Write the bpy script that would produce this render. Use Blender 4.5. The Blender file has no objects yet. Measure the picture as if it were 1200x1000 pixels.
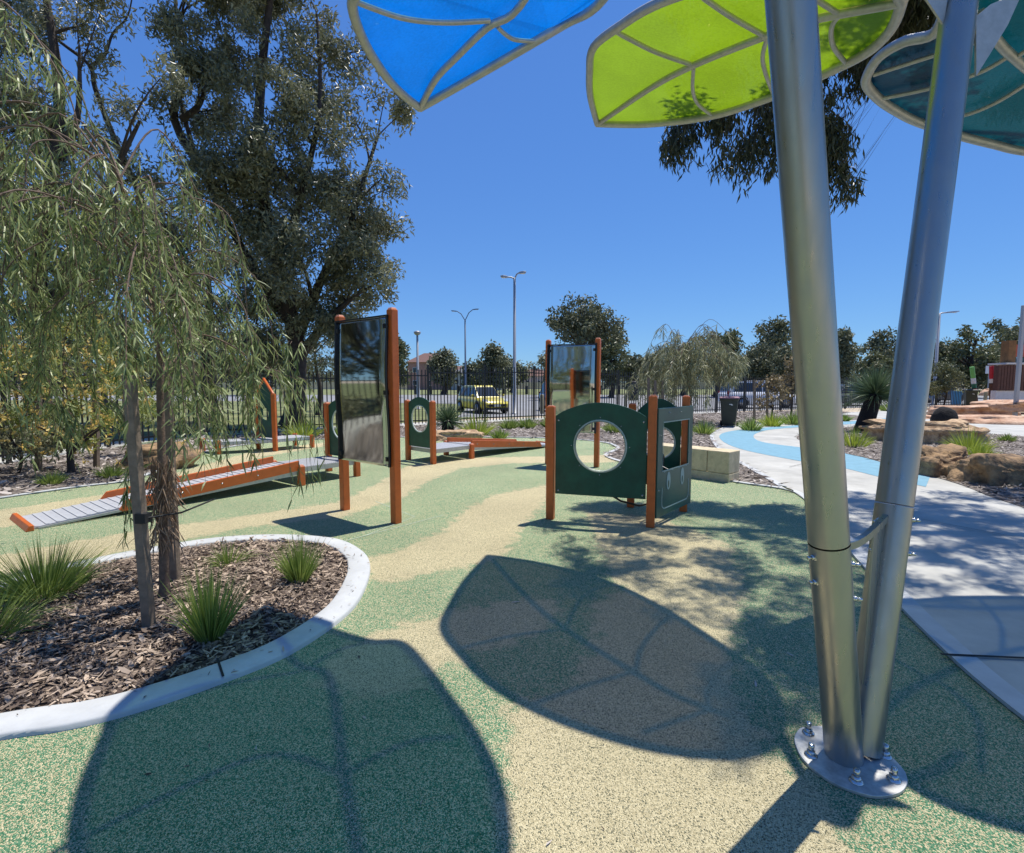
import bpy, bmesh, math, random
import numpy as np
from mathutils import Vector, Matrix
R = math.radians
random.seed(7)
rng = np.random.default_rng(7)
scn = bpy.context.scene
# ------------------------------------------------------------------ camera, sky, sun
H = 1.55; F = 600.0; PITCH = math.atan(50/600.0)
cam = bpy.data.cameras.new('camera'); camo = bpy.data.objects.new('camera', cam)
scn.collection.objects.link(camo)
camo.location = (0, 0, H); camo.rotation_euler = (math.pi/2-PITCH, 0, 0)
cam.sensor_fit = 'HORIZONTAL'; cam.sensor_width = 36; cam.lens = 18.0
cam.clip_start = 0.05; cam.clip_end = 3000
scn.camera = camo
SUN = Vector((0.258, 0.225, 1.0)).normalized()
EL = math.asin(SUN.z); AZ = math.atan2(SUN.x, SUN.y)
w = bpy.data.worlds.new('World'); scn.world = w; w.use_nodes = True
nt = w.node_tree; bg = nt.nodes['Background']
sky = nt.nodes.new('ShaderNodeTexSky'); sky.sky_type = 'NISHITA'; sky.sun_disc = False
sky.sun_elevation = EL; sky.sun_rotation = AZ; sky.air_density = 1.0; sky.dust_density = 0.0; sky.ozone_density = 3.5
sky.altitude = 0
hs = nt.nodes.new('ShaderNodeHueSaturation'); hs.inputs['Saturation'].default_value = 1.18
nt.links.new(sky.outputs[0], hs.inputs['Color']); 
sr = nt.nodes.new('ShaderNodeSeparateColor'); cr_ = nt.nodes.new('ShaderNodeCombineColor'); nt.links.new(hs.outputs[0], sr.inputs[0])
for i_, (k_, g_) in enumerate(((.79, .57), (1.235, .61), (2.54, .48))):   # camera-like response of the clear sky colour
    pw_ = nt.nodes.new('ShaderNodeMath'); pw_.operation = 'POWER'; pw_.inputs[1].default_value = g_; ml_ = nt.nodes.new('ShaderNodeMath'); ml_.operation = 'MULTIPLY'; ml_.inputs[1].default_value = k_
    nt.links.new(sr.outputs[i_], pw_.inputs[0]); nt.links.new(pw_.outputs[0], ml_.inputs[0]); nt.links.new(ml_.outputs[0], cr_.inputs[i_])
nt.links.new(cr_.outputs[0], bg.inputs[0]); bg.inputs[1].default_value = 0.11
sl = bpy.data.lights.new('sun', 'SUN'); sl.energy = 4.6; sl.angle = R(0.5); sl.color = (1.0, .955, .89)
so = bpy.data.objects.new('sun', sl); scn.collection.objects.link(so)
so.rotation_euler = SUN.to_track_quat('Z', 'Y').to_euler(); so.location = (5, 5, 20)
scn.view_settings.view_transform = 'Standard'; scn.view_settings.look = 'None'
scn.view_settings.exposure = 0.28; scn.view_settings.gamma = 1
scn.cycles.max_bounces = 8; scn.cycles.transparent_max_bounces = 12

def ray(px, py):
    x = (px-600)/F; yc = (500-py)/F
    return Vector((x, math.cos(PITCH)+yc*math.sin(PITCH), -math.sin(PITCH)+yc*math.cos(PITCH)))
def at(px, py, Y):
    d = ray(px, py); return Vector((0, 0, H)) + d*(Y/d.y)
def gnd(px, py, z=0.0):
    d = ray(px, py); t = (z-H)/d.z
    return Vector((0, 0, H)) + d*t
def on_plane(px, py, a, b, c):      # z = a + b x + c y
    d = ray(px, py); t = (a-H)/(d.z-b*d.x-c*d.y)
    return Vector((0, 0, H)) + d*t
# ------------------------------------------------------------------ helpers
def link(o): scn.collection.objects.link(o); return o
MATS = {}
def mat(name, col, rough=.6, metal=0, var=0, vscale=5, bump=0, bscale=40, spec=.5, col2=None, attr=False, trans=0, coat=0, bdist=.01):
    m = bpy.data.materials.new(name); m.use_nodes = True; n = m.node_tree.nodes; l = m.node_tree.links
    p = n['Principled BSDF']; p.inputs['Roughness'].default_value = rough; p.inputs['Metallic'].default_value = metal
    p.inputs['Specular IOR Level'].default_value = spec
    if coat: p.inputs['Coat Weight'].default_value = coat
    c1 = tuple(col)+(1,)
    c2 = tuple(col2)+(1,) if col2 else tuple(min(1, c*(1+var)) for c in col)+(1,)
    c0 = c1 if col2 else tuple(c*(1-var) for c in col)+(1,)
    out = None
    if attr or var or col2:
        tc = n.new('ShaderNodeTexCoord')
        r = n.new('ShaderNodeMix'); r.data_type = 'RGBA'; r.inputs[6].default_value = c0; r.inputs[7].default_value = c2
        nz = n.new('ShaderNodeTexNoise'); nz.inputs['Scale'].default_value = vscale; nz.inputs['Detail'].default_value = 6
        nz.inputs['Roughness'].default_value = .65
        l.new(tc.outputs['Object'], nz.inputs['Vector'])
        if attr:
            at_ = n.new('ShaderNodeAttribute'); at_.attribute_name = 'rnd'
            ad = n.new('ShaderNodeMath'); ad.operation = 'MULTIPLY_ADD'; ad.inputs[1].default_value = .8
            sb = n.new('ShaderNodeMath'); sb.operation = 'MULTIPLY_ADD'; sb.inputs[1].default_value = .9; sb.inputs[2].default_value = -.35
            l.new(nz.outputs[0], sb.inputs[0]); l.new(at_.outputs['Fac'], ad.inputs[0]); l.new(sb.outputs[0], ad.inputs[2])
            ad.use_clamp = True; l.new(ad.outputs[0], r.inputs[0])
        else:
            cr = n.new('ShaderNodeMapRange'); cr.inputs[1].default_value = .32; cr.inputs[2].default_value = .68
            l.new(nz.outputs[0], cr.inputs[0]); l.new(cr.outputs[0], r.inputs[0])
        out = r.outputs[2]; l.new(out, p.inputs['Base Color'])
    else: p.inputs['Base Color'].default_value = c1
    if bump:
        tc = n.new('ShaderNodeTexCoord'); nb = n.new('ShaderNodeTexNoise'); nb.inputs['Scale'].default_value = bscale; nb.inputs['Detail'].default_value = 5
        b = n.new('ShaderNodeBump'); b.inputs['Strength'].default_value = bump; b.inputs['Distance'].default_value = bdist
        l.new(tc.outputs['Object'], nb.inputs['Vector']); l.new(nb.outputs[0], b.inputs['Height']); l.new(b.outputs[0], p.inputs['Normal'])
    if trans:
        t = n.new('ShaderNodeBsdfTranslucent'); mx = n.new('ShaderNodeMixShader'); mx.inputs[0].default_value = trans
        if out: l.new(out, t.inputs[0])
        else: t.inputs[0].default_value = c1
        l.new(p.outputs[0], mx.inputs[1]); l.new(t.outputs[0], mx.inputs[2])
        l.new(mx.outputs[0], n['Material Output'].inputs[0])
    MATS[name] = m
    return m
ROOT = {}
def root_of(o):
    while o.parent: o = o.parent
    return o
def tag(o, label=None, cat=None, group=None, kind=None):
    if label: o['label'] = label
    if cat: o['category'] = cat
    if group: o['group'] = group
    if kind: o['kind'] = kind
    return o
def thing(name, label, cat, loc=(0, 0, 0), rz=0, group=None, rot=None):
    o = bpy.data.objects.new(name, None); link(o); o.empty_display_size = .1
    o.location = loc; o.rotation_euler = rot or (0, 0, rz)
    e = o.rotation_euler
    ROOT[o.name] = (Matrix.Translation(Vector(loc)) @ e.to_matrix().to_4x4()).inverted()
    return tag(o, label, cat, group)
class MB:
    def __init__(s): s.v = []; s.f = []; s.sm = []
    def add(s, vs, fs, smooth=False):
        k = len(s.v); s.v += [Vector(v) for v in vs]; s.f += [tuple(i+k for i in f) for f in fs]; s.sm += [smooth]*len(fs); return s
    def box(s, c, size, M=None):
        c = Vector(c); hx, hy, hz = [q/2 for q in size]
        vs = [Vector((x, y, z)) for x in (-hx, hx) for y in (-hy, hy) for z in (-hz, hz)]
        if M is not None: vs = [M.to_3x3() @ v for v in vs]
        return s.add([v+c for v in vs], [(0, 1, 3, 2), (4, 6, 7, 5), (0, 4, 5, 1), (2, 3, 7, 6), (0, 2, 6, 4), (1, 5, 7, 3)])
    def hexa(s, b, t):   # bottom 4, top 4 (ccw)
        return s.add(list(b)+list(t), [(3, 2, 1, 0), (4, 5, 6, 7), (0, 1, 5, 4), (1, 2, 6, 5), (2, 3, 7, 6), (3, 0, 4, 7)])
    def tube(s, pts, rad, n=10, caps=True):
        pts = [Vector(p) for p in pts]; k = len(pts)
        if not hasattr(rad, '__len__'): rad = [rad]*k
        vs = []; prev = None
        for i, p in enumerate(pts):
            d = (pts[min(i+1, k-1)]-pts[max(i-1, 0)])
            if d.length < 1e-9: d = Vector((0, 0, 1))
            d.normalize()
            if prev is None:
                a = Vector((1, 0, 0)) if abs(d.x) < .9 else Vector((0, 1, 0))
                u = d.cross(a).normalized()
            else:
                u = (prev-d*prev.dot(d)).normalized()
            prev = u; v2 = d.cross(u)
            for j in range(n):
                an = 2*math.pi*j/n; vs.append(p+(u*math.cos(an)+v2*math.sin(an))*rad[i])
        fs = [(i*n+j, i*n+(j+1) % n, (i+1)*n+(j+1) % n, (i+1)*n+j) for i in range(k-1) for j in range(n)]
        s.add(vs, fs, True)
        if caps:
            s.add(vs[:n], [tuple(reversed(range(n)))]); s.add(vs[-n:], [tuple(range(n))])
        return s
    def lathe(s, prof, c=(0, 0, 0), n=20, M=None):
        vs = []; c = Vector(c)
        for r, z in prof:
            for j in range(n):
                an = 2*math.pi*j/n; v = Vector((r*math.cos(an), r*math.sin(an), z))
                if M is not None: v = M.to_3x3() @ v
                vs.append(v+c)
        k = len(prof)
        fs = [(i*n+j, i*n+(j+1) % n, (i+1)*n+(j+1) % n, (i+1)*n+j) for i in range(k-1) for j in range(n)]
        return s.add(vs, fs, True)
    def prism(s, poly, z0, z1):
        n = len(poly)
        vs = [Vector((p[0], p[1], z0)) for p in poly]+[Vector((p[0], p[1], z1)) for p in poly]
        return s.add(vs, [tuple(range(n-1, -1, -1)), tuple(range(n, 2*n))]+[(i, (i+1) % n, n+(i+1) % n, n+i) for i in range(n)])
    def loft(s, rings, close=True, smooth=True):
        n = len(rings[0]); vs = [p for r in rings for p in r]
        fs = [(i*n+j, i*n+(j+1) % n, (i+1)*n+(j+1) % n, (i+1)*n+j) for i in range(len(rings)-1) for j in range(n)]
        s.add(vs, fs, smooth)
        if close: s.add(rings[0], [tuple(range(n-1, -1, -1))]); s.add(rings[-1], [tuple(range(n))])
        return s
    def build(s, name, m, parent=None, world=False, bevel=0, seg=2):
        me = bpy.data.meshes.new(name); vs = s.v
        if world and parent is not None:
            Mi = ROOT[root_of(parent).name]; vs = [Mi @ v for v in vs]
        me.from_pydata([tuple(v) for v in vs], [], s.f)
        me.polygons.foreach_set('use_smooth', s.sm)
        me.materials.append(m); me.update()
        o = bpy.data.objects.new(name, me); link(o)
        if parent is not None: o.parent = parent
        if bevel:
            b = o.modifiers.new('bevel', 'BEVEL'); b.width = bevel; b.segments = seg; b.limit_method = 'ANGLE'; b.angle_limit = R(40)
        return o
def np_mesh(name, V, fsize, m, parent=None, rnd=None, smooth=False, world=False, faces=None):
    """V: (N*k,3) vertices, faces consecutive groups of fsize unless faces given"""
    if world and parent is not None:
        Mi = np.array(ROOT[root_of(parent).name]); V = V @ Mi[:3, :3].T + Mi[:3, 3]
    if faces is None: faces = np.arange(len(V)).reshape(-1, fsize)
    me = bpy.data.meshes.new(name); nf = len(faces)
    me.vertices.add(len(V)); me.vertices.foreach_set('co', V.astype(np.float32).ravel())
    me.loops.add(nf*fsize); me.loops.foreach_set('vertex_index', faces.astype(np.int32).ravel())
    me.polygons.add(nf); me.polygons.foreach_set('loop_start', (np.arange(nf)*fsize).astype(np.int32))
    me.polygons.foreach_set('loop_total', np.full(nf, fsize, np.int32))
    me.polygons.foreach_set('use_smooth', np.full(nf, smooth))
    if rnd is not None:
        a = me.attributes.new('rnd', 'FLOAT', 'FACE'); a.data.foreach_set('value', rnd.astype(np.float32))
    me.materials.append(m); me.update(calc_edges=True)
    o = bpy.data.objects.new(name, me); link(o)
    if parent is not None: o.parent = parent
    return o
def norm(a): return a/np.maximum(np.linalg.norm(a, axis=-1, keepdims=True), 1e-9)
def leaf_quads(C, D, L, W, bend=0.0):
    """diamond leaves"""
    n = len(C); side = norm(np.cross(D, rng.normal(size=(n, 3)))); nn = norm(np.cross(D, side))
    L = np.asarray(L).reshape(-1, 1); W = np.asarray(W).reshape(-1, 1)
    tip = C+D*L+nn*L*bend
    mid = C+D*L*.42
    V = np.stack([C, mid+side*W*.5, tip, mid-side*W*.5], 1)
    return V.reshape(-1, 3)
def blade_strips(C, D, L, W, G=0.5, segs=4, face=None):
    """curved strips, drooping by gravity; returns V,faces"""
    n = len(C); L = np.asarray(L).reshape(-1, 1); W = np.asarray(W).reshape(-1, 1); G = np.asarray(G).reshape(-1, 1)
    side = norm(np.cross(D, rng.normal(size=(n, 3)) if face is None else face))
    ts = np.linspace(0, 1, segs+1); P = []
    for t in ts:
        c = C+D*L*t; c = c+np.array([0, 0, -1.])*G*L*t*t
        ww = W*.5*(1-t**2.2*.96)*(0.55+.45*min(1, t*4))
        P.append(c-side*ww); P.append(c+side*ww)
    V = np.stack(P, 1); k = 2*(segs+1)
    base = (np.arange(n)*k)[:, None, None]
    q = np.array([[2*i, 2*i+1, 2*i+3, 2*i+2] for i in range(segs)])[None]
    return V.reshape(-1, 3), (base+q).reshape(-1, 4)
def catmull(pts, n=8, closed=False):
    pts = [Vector(p) for p in pts]; out = []; k = len(pts)
    rg = range(k) if closed else range(k-1)
    for i in rg:
        g = (lambda j: pts[j % k]) if closed else (lambda j: pts[max(0, min(k-1, j))])
        p0, p1, p2, p3 = g(i-1), g(i), g(i+1), g(i+2)
        for t in [q/n for q in range(n)]:
            out.append(.5*((2*p1)+(p2-p0)*t+(2*p0-5*p1+4*p2-p3)*t*t+(3*p1-p0-3*p2+p3)*t**3))
    if not closed: out.append(pts[-1])
    return out
def offset(poly, d, closed=True):
    out = []; k = len(poly)
    for i in range(k):
        a = poly[(i-1) % k] if closed or i > 0 else poly[i]; b = poly[(i+1) % k] if closed or i < k-1 else poly[i]
        t = Vector((b[0]-a[0], b[1]-a[1])).normalized(); out.append(Vector((poly[i][0]-t.y*d, poly[i][1]+t.x*d, 0)))
    return out
def inside(P, poly):
    x, y = P[:, 0], P[:, 1]; r = np.zeros(len(P), bool); k = len(poly)
    for i in range(k):
        x1, y1 = poly[i][0], poly[i][1]; x2, y2 = poly[(i+1) % k][0], poly[(i+1) % k][1]
        if y1 == y2: continue
        c = ((y1 > y) != (y2 > y)) & (x < (x2-x1)*(y-y1)/(y2-y1)+x1); r ^= c
    return r
def sdist(P, poly):
    d = np.full(len(P), 1e9); k = len(poly); Q = P[:, :2]
    for i in range(k):
        a = np.array(poly[i][:2]); b = np.array(poly[(i+1) % k][:2]); ab = b-a
        t = np.clip(((Q-a)@ab)/max(1e-9, ab@ab), 0, 1); d = np.minimum(d, np.linalg.norm(Q-(a+t[:, None]*ab), axis=1))
    return np.where(inside(P, poly), d, -d)
def sample_poly(poly, n, excl=()):
    xs = [p[0] for p in poly]; ys = [p[1] for p in poly]; out = np.zeros((0, 2))
    while len(out) < n:
        q = np.stack([rng.uniform(min(xs), max(xs), n*2), rng.uniform(min(ys), max(ys), n*2)], 1)
        m = inside(q, poly)
        for e in excl: m &= ~inside(q, e)
        out = np.concatenate([out, q[m]])
    return out[:n]
def copy_tree(o, parent=None):
    c = o.copy(); link(c)
    if parent: c.parent = parent
    for ch in list(o.children): copy_tree(ch, c)
    return c
def panel(name, outer, holes, O, U, V, th, m, parent, world=True, bevel=.004):
    """flat board with holes: outer/holes lists of (u,v); O origin, U,V unit vectors"""
    bm = bmesh.new(); O = Vector(O); U = Vector(U); V = Vector(V); N = U.cross(V)
    for lp in [outer]+list(holes):
        vs = [bm.verts.new(O+U*a+V*b-N*th/2) for a, b in lp]
        for i in range(len(vs)): bm.edges.new((vs[i], vs[(i+1) % len(vs)]))
    bmesh.ops.triangle_fill(bm, use_beauty=True, use_dissolve=False, edges=bm.edges[:])
    r = bmesh.ops.extrude_face_region(bm, geom=bm.faces[:])
    bmesh.ops.translate(bm, verts=[e for e in r['geom'] if isinstance(e, bmesh.types.BMVert)], vec=N*th)
    bmesh.ops.recalc_face_normals(bm, faces=bm.faces[:])
    if world: bmesh.ops.transform(bm, matrix=ROOT[root_of(parent).name], verts=bm.verts[:])
    me = bpy.data.meshes.new(name); bm.to_mesh(me); bm.free(); me.materials.append(m)
    o = bpy.data.objects.new(name, me); link(o); o.parent = parent
    if bevel:
        b = o.modifiers.new('bevel', 'BEVEL'); b.width = bevel; b.segments = 2; b.limit_method = 'ANGLE'; b.angle_limit = R(50)
    return o
def circle(cx, cy, r, n=32, ry=None): return [(cx+r*math.cos(2*math.pi*i/n), cy+(ry or r)*math.sin(2*math.pi*i/n)) for i in range(n)]
# ------------------------------------------------------------------ materials
orange = mat('orange_paint', (.56, .125, .022), .38, var=.12, vscale=9, bump=.05, bscale=150)
green_board = mat('green_board', (.006, .072, .040), .42, var=.3, vscale=5, bump=.08, bscale=300)
board_edge = mat('board_marking', (.42, .48, .42), .5, var=.05)
steel = mat('brushed_steel', (.37, .37, .345), .36, metal=.85, var=.05, vscale=3)
dull_steel = mat('dull_steel', (.46, .46, .44), .5, metal=.6, var=.12, vscale=20)
plate_steel = mat('galvanised_plate', (.55, .55, .52), .5, metal=.6, var=.25, vscale=25, bump=.1)
chrome = mat('bolt_steel', (.6, .6, .58), .25, metal=1.0)
black_steel = mat('black_steel', (.012, .012, .013), .4)
_n = steel.node_tree.nodes; _l = steel.node_tree.links; _tc = _n.new('ShaderNodeTexCoord'); _mp = _n.new('ShaderNodeMapping'); _mp.inputs['Scale'].default_value = (30, 30, .35)
_nz = _n.new('ShaderNodeTexNoise'); _nz.inputs['Scale'].default_value = 1.6; _nz.inputs['Detail'].default_value = 3; _mr = _n.new('ShaderNodeMapRange'); _mr.inputs[1].default_value = .3; _mr.inputs[2].default_value = .75; _mr.inputs[3].default_value = .26; _mr.inputs[4].default_value = .46
_l.new(_tc.outputs['Object'], _mp.inputs[0]); _l.new(_mp.outputs[0], _nz.inputs['Vector']); _l.new(_nz.outputs[0], _mr.inputs[0]); _l.new(_mr.outputs[0], _n['Principled BSDF'].inputs['Roughness'])
rubber_black = mat('black_rubber', (.015, .015, .015), .7)
mirror_m = mat('mirror_steel', (.44, .46, .44), .045, metal=1.0)
concrete = mat('concrete', (.45, .44, .39), .85, var=.2, vscale=1.3, bump=.15, bscale=120, bdist=.003)
kerb_m = mat('kerb_concrete', (.50, .51, .495), .8, var=.09, vscale=6, bump=.2, bscale=90, bdist=.003)
dark_joint = mat('joint_dark', (.02, .02, .02), .9)
timber_grey = mat('weathered_timber', (.21, .16, .115), .85, var=.3, vscale=14, bump=.4, bscale=30)
bark_dark = mat('gum_bark', (.055, .042, .034), .9, var=.4, vscale=6, bump=.5, bscale=18, bdist=.03)
bark_young = mat('young_bark', (.17, .115, .08), .9, var=.4, vscale=20, bump=.5, bscale=60)
limestone = mat('limestone', (.60, .50, .32), .9, var=.2, vscale=9, bump=.6, bscale=45, bdist=.008)
limestone_end = limestone
def checker(name, c1, c2, scale, rough=.45, metal=.7):
    m = mat(name, c1, rough, metal); n = m.node_tree.nodes; l = m.node_tree.links
    tc = n.new('ShaderNodeTexCoord'); v = n.new('ShaderNodeTexVoronoi'); v.feature = 'F1'; v.inputs['Scale'].default_value = scale; v.inputs['Randomness'].default_value = 0
    g = n.new('ShaderNodeMath'); g.operation = 'LESS_THAN'; g.inputs[1].default_value = .34
    r = n.new('ShaderNodeMix'); r.data_type = 'RGBA'; r.inputs[6].default_value = c1+(1,); r.inputs[7].default_value = c2+(1,)
    l.new(tc.outputs['Object'], v.inputs['Vector']); l.new(v.outputs['Distance'], g.inputs[0]); l.new(g.outputs[0], r.inputs[0]); l.new(r.outputs[2], n['Principled BSDF'].inputs['Base Color'])
    return m
deck_m = checker('perforated_deck', (.50, .51, .52), (.25, .25, .26), 28, .55, .35)
def shade_mat(name, tr, df, mix, weave=(.5, .5, .5), wmix=.08):
    m = bpy.data.materials.new(name); m.use_nodes = True; n = m.node_tree.nodes; l = m.node_tree.links
    p = n['Principled BSDF']; p.inputs['Base Color'].default_value = df+(1,); p.inputs['Roughness'].default_value = .45
    t = n.new('ShaderNodeBsdfTranslucent'); mx = n.new('ShaderNodeMixShader'); mx.inputs[0].default_value = mix
    tc = n.new('ShaderNodeTexCoord'); nz = n.new('ShaderNodeTexNoise'); nz.inputs['Scale'].default_value = 60; nz.inputs['Detail'].default_value = 4
    n2 = n.new('ShaderNodeTexNoise'); n2.inputs['Scale'].default_value = 2.2; n2.inputs['Detail'].default_value = 4
    ad = n.new('ShaderNodeMath'); ad.operation = 'ADD'
    r = n.new('ShaderNodeMix'); r.data_type = 'RGBA'; r.inputs[6].default_value = tuple(c*.72 for c in tr)+(1,); r.inputs[7].default_value = tr+(1,)
    mr = n.new('ShaderNodeMapRange'); mr.inputs[1].default_value = .75; mr.inputs[2].default_value = 1.2
    l.new(tc.outputs['Object'], nz.inputs['Vector']); l.new(tc.outputs['Object'], n2.inputs['Vector'])
    l.new(nz.outputs[0], ad.inputs[0]); l.new(n2.outputs[0], ad.inputs[1]); l.new(ad.outputs[0], mr.inputs[0]); l.new(mr.outputs[0], r.inputs[0])
    l.new(r.outputs[2], t.inputs[0])
    b = n.new('ShaderNodeBump'); b.inputs['Strength'].default_value = .25; b.inputs['Distance'].default_value = .01; l.new(nz.outputs[0], b.inputs['Height'])
    l.new(b.outputs[0], p.inputs['Normal'])
    l.new(p.outputs[0], mx.inputs[1]); l.new(t.outputs[0], mx.inputs[2])
    tp_ = n.new('ShaderNodeBsdfTransparent'); tp_.inputs[0].default_value = weave+(1,); m2 = n.new('ShaderNodeMixShader'); m2.inputs[0].default_value = wmix
    l.new(mx.outputs[0], m2.inputs[1]); l.new(tp_.outputs[0], m2.inputs[2]); l.new(m2.outputs[0], n['Material Output'].inputs[0])
    return m
shade_blue = shade_mat('blue_shade_panel', (.0, .19, .72), (.0, .12, .5), .62, (.34, .72, .34), .09)
shade_lime = shade_mat('lime_shade_panel', (.25, .40, .012), (.20, .34, .02), .62, (.80, .60, .22), .07)
shade_teal = shade_mat('teal_shade_panel', (.0, .065, .08), (.0, .04, .055), .5, (.5, .55, .35), .09)
def rubber_mat():
    m = bpy.data.materials.new('rubber_softfall'); m.use_nodes = True; n = m.node_tree.nodes; l = m.node_tree.links
    p = n['Principled BSDF']; p.inputs['Roughness'].default_value = .75; p.inputs['Specular IOR Level'].default_value = .35
    tc = n.new('ShaderNodeTexCoord'); v = n.new('ShaderNodeTexVoronoi'); v.voronoi_dimensions = '2D'; v.inputs['Scale'].default_value = 250
    sp = n.new('ShaderNodeSeparateColor'); a = n.new('ShaderNodeAttribute'); a.attribute_name = 'cream'
    l.new(tc.outputs['Object'], v.inputs['Vector']); l.new(v.outputs['Color'], sp.inputs[0])
    nz = n.new('ShaderNodeTexNoise'); nz.inputs['Scale'].default_value = 9; nz.inputs['Detail'].default_value = 5; l.new(tc.outputs['Object'], nz.inputs['Vector'])
    ns = n.new('ShaderNodeMath'); ns.operation = 'MULTIPLY_ADD'; ns.inputs[1].default_value = 1.7; ns.inputs[2].default_value = -.85; l.new(nz.outputs[0], ns.inputs[0])
    # fade the noise away from the border
    ab = n.new('ShaderNodeMath'); ab.operation = 'ADD'; l.new(a.outputs['Fac'], ab.inputs[0]); l.new(ns.outputs[0], ab.inputs[1])
    pm = n.new('ShaderNodeMapRange'); pm.interpolation_type = 'SMOOTHSTEP'; pm.inputs[1].default_value = .25; pm.inputs[2].default_value = .75; l.new(ab.outputs[0], pm.inputs[0])
    th = n.new('ShaderNodeMapRange'); th.inputs[3].default_value = .40; th.inputs[4].default_value = .80; l.new(pm.outputs[0], th.inputs[0])
    lt = n.new('ShaderNodeMath'); lt.operation = 'LESS_THAN'; l.new(sp.outputs[0], lt.inputs[0]); l.new(th.outputs[0], lt.inputs[1])
    def mixc(c1, c2, fac):
        r = n.new('ShaderNodeMix'); r.data_type = 'RGBA'
        for i, c in ((6, c1), (7, c2)):
            if isinstance(c, tuple): r.inputs[i].default_value = c+(1,)
            else: l.new(c, r.inputs[i])
        l.new(fac, r.inputs[0]); return r.outputs[2]
    greens = mixc((.02, .14, .055), (.21, .41, .22), sp.outputs[1])
    darks = mixc((.07, .08, .045), (.38, .35, .21), sp.outputs[1])
    other = mixc(greens, darks, pm.outputs[0])
    creams = mixc((.46, .39, .21), (.84, .73, .44), sp.outputs[2])
    col = mixc(other, creams, lt.outputs[0])
    big = n.new('ShaderNodeTexNoise'); big.inputs['Scale'].default_value = .9; big.inputs['Detail'].default_value = 7; l.new(tc.outputs['Object'], big.inputs['Vector'])
    bm_ = n.new('ShaderNodeMapRange'); bm_.inputs[1].default_value = .3; bm_.inputs[2].default_value = .7; bm_.inputs[3].default_value = .92; bm_.inputs[4].default_value = 1.12; l.new(big.outputs[0], bm_.inputs[0])
    mu = n.new('ShaderNodeVectorMath'); mu.operation = 'SCALE'; l.new(col, mu.inputs[0]); l.new(bm_.outputs[0], mu.inputs['Scale'])
    l.new(mu.outputs[0], p.inputs['Base Color'])
    b = n.new('ShaderNodeBump'); b.inputs['Strength'].default_value = 1.0; b.inputs['Distance'].default_value = .005; b.invert = True
    l.new(v.outputs['Distance'], b.inputs['Height']); l.new(b.outputs[0], p.inputs['Normal'])
    return m
rubber = rubber_mat()
def mulch_mat(name, c1, c2, scale, thr=.5):
    m = bpy.data.materials.new(name); m.use_nodes = True; n = m.node_tree.nodes; l = m.node_tree.links
    p = n['Principled BSDF']; p.inputs['Roughness'].default_value = .95
    tc = n.new('ShaderNodeTexCoord'); v = n.new('ShaderNodeTexVoronoi'); v.inputs['Scale'].default_value = scale; sp = n.new('ShaderNodeSeparateColor')
    l.new(tc.outputs['Object'], v.inputs['Vector']); l.new(v.outputs['Color'], sp.inputs[0])
    pw = n.new('ShaderNodeMath'); pw.operation = 'POWER'; pw.inputs[1].default_value = 1.8; l.new(sp.outputs[0], pw.inputs[0])
    r = n.new('ShaderNodeMix'); r.data_type = 'RGBA'; r.inputs[6].default_value = c1+(1,); r.inputs[7].default_value = c2+(1,)
    l.new(pw.outputs[0], r.inputs[0]); l.new(r.outputs[2], p.inputs['Base Color'])
    b = n.new('ShaderNodeBump'); b.inputs['Strength'].default_value = 1; b.inputs['Distance'].default_value = .02; b.invert = True
    l.new(v.outputs['Distance'], b.inputs['Height']); l.new(b.outputs[0], p.inputs['Normal'])
    return m
mulch_ground = mulch_mat('mulch_ground', (.045, .032, .025), (.20, .15, .12), 45)
bed_ground = mulch_mat('bed_ground', (.07, .055, .045), (.34, .29, .24), 22)
chip_m = mat('bark_chips', (.048, .028, .019), .85, col2=(.62, .48, .35), attr=True, vscale=3)
chip_pale = mat('pale_chips', (.085, .065, .055), .85, col2=(.66, .58, .50), attr=True, vscale=2)
weep_leaf = mat('weeping_leaf', (.055, .10, .014), .46, col2=(.55, .60, .25), attr=True, vscale=1.8, trans=.33)  # random leaf tones, pale end raised to carry sunlit highlights
gum_leaf = mat('gum_leaf', (.04, .05, .018), .42, col2=(.36, .36, .21), attr=True, vscale=.7, trans=.22)  # olive leaf tones, the palest also stand in for sun highlights
gum_leaf_near = mat('hanging_gum_leaf', (.03, .042, .018), .4, col2=(.10, .10, .045), attr=True, vscale=.9, trans=.2)
far_leaf = mat('distant_leaf', (.05, .06, .025), .55, col2=(.24, .25, .13), attr=True, vscale=.12, trans=.2)
wisp_leaf = mat('wispy_pale_leaf', (.10, .12, .04), .45, col2=(.66, .64, .38), attr=True, vscale=1, trans=.3)  # own pale olive, with highlights painted into the brightest tone
far_leaf_light = mat('olive_leaf', (.07, .085, .03), .5, col2=(.19, .20, .085), attr=True, vscale=.5, trans=.2)
bronze_leaf = mat('bronze_leaf', (.13, .10, .045), .5, col2=(.34, .26, .13), attr=True, vscale=2, trans=.25)
tuft_leaf = mat('tussock_leaf', (.11, .20, .03), .42, col2=(.44, .52, .14), attr=True, vscale=4, trans=.35)
lime_leaf = mat('lime_tussock_leaf', (.20, .30, .03), .45, col2=(.55, .60, .10), attr=True, vscale=4, trans=.4)
yellow_leaf = mat('yellow_leaf', (.10, .17, .03), .45, col2=(.42, .42, .10), attr=True, vscale=4, trans=.35)
flower_m = mat('yellow_flower', (.60, .38, .08), .6, col2=(.75, .6, .2), attr=True, trans=.3)
dead_leaf = mat('dry_leaf', (.16, .09, .05), .8, col2=(.42, .30, .20), attr=True, trans=.1)
spike_leaf = mat('grass_tree_leaf', (.05, .10, .045), .45, col2=(.16, .22, .11), attr=True, trans=.2)
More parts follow.
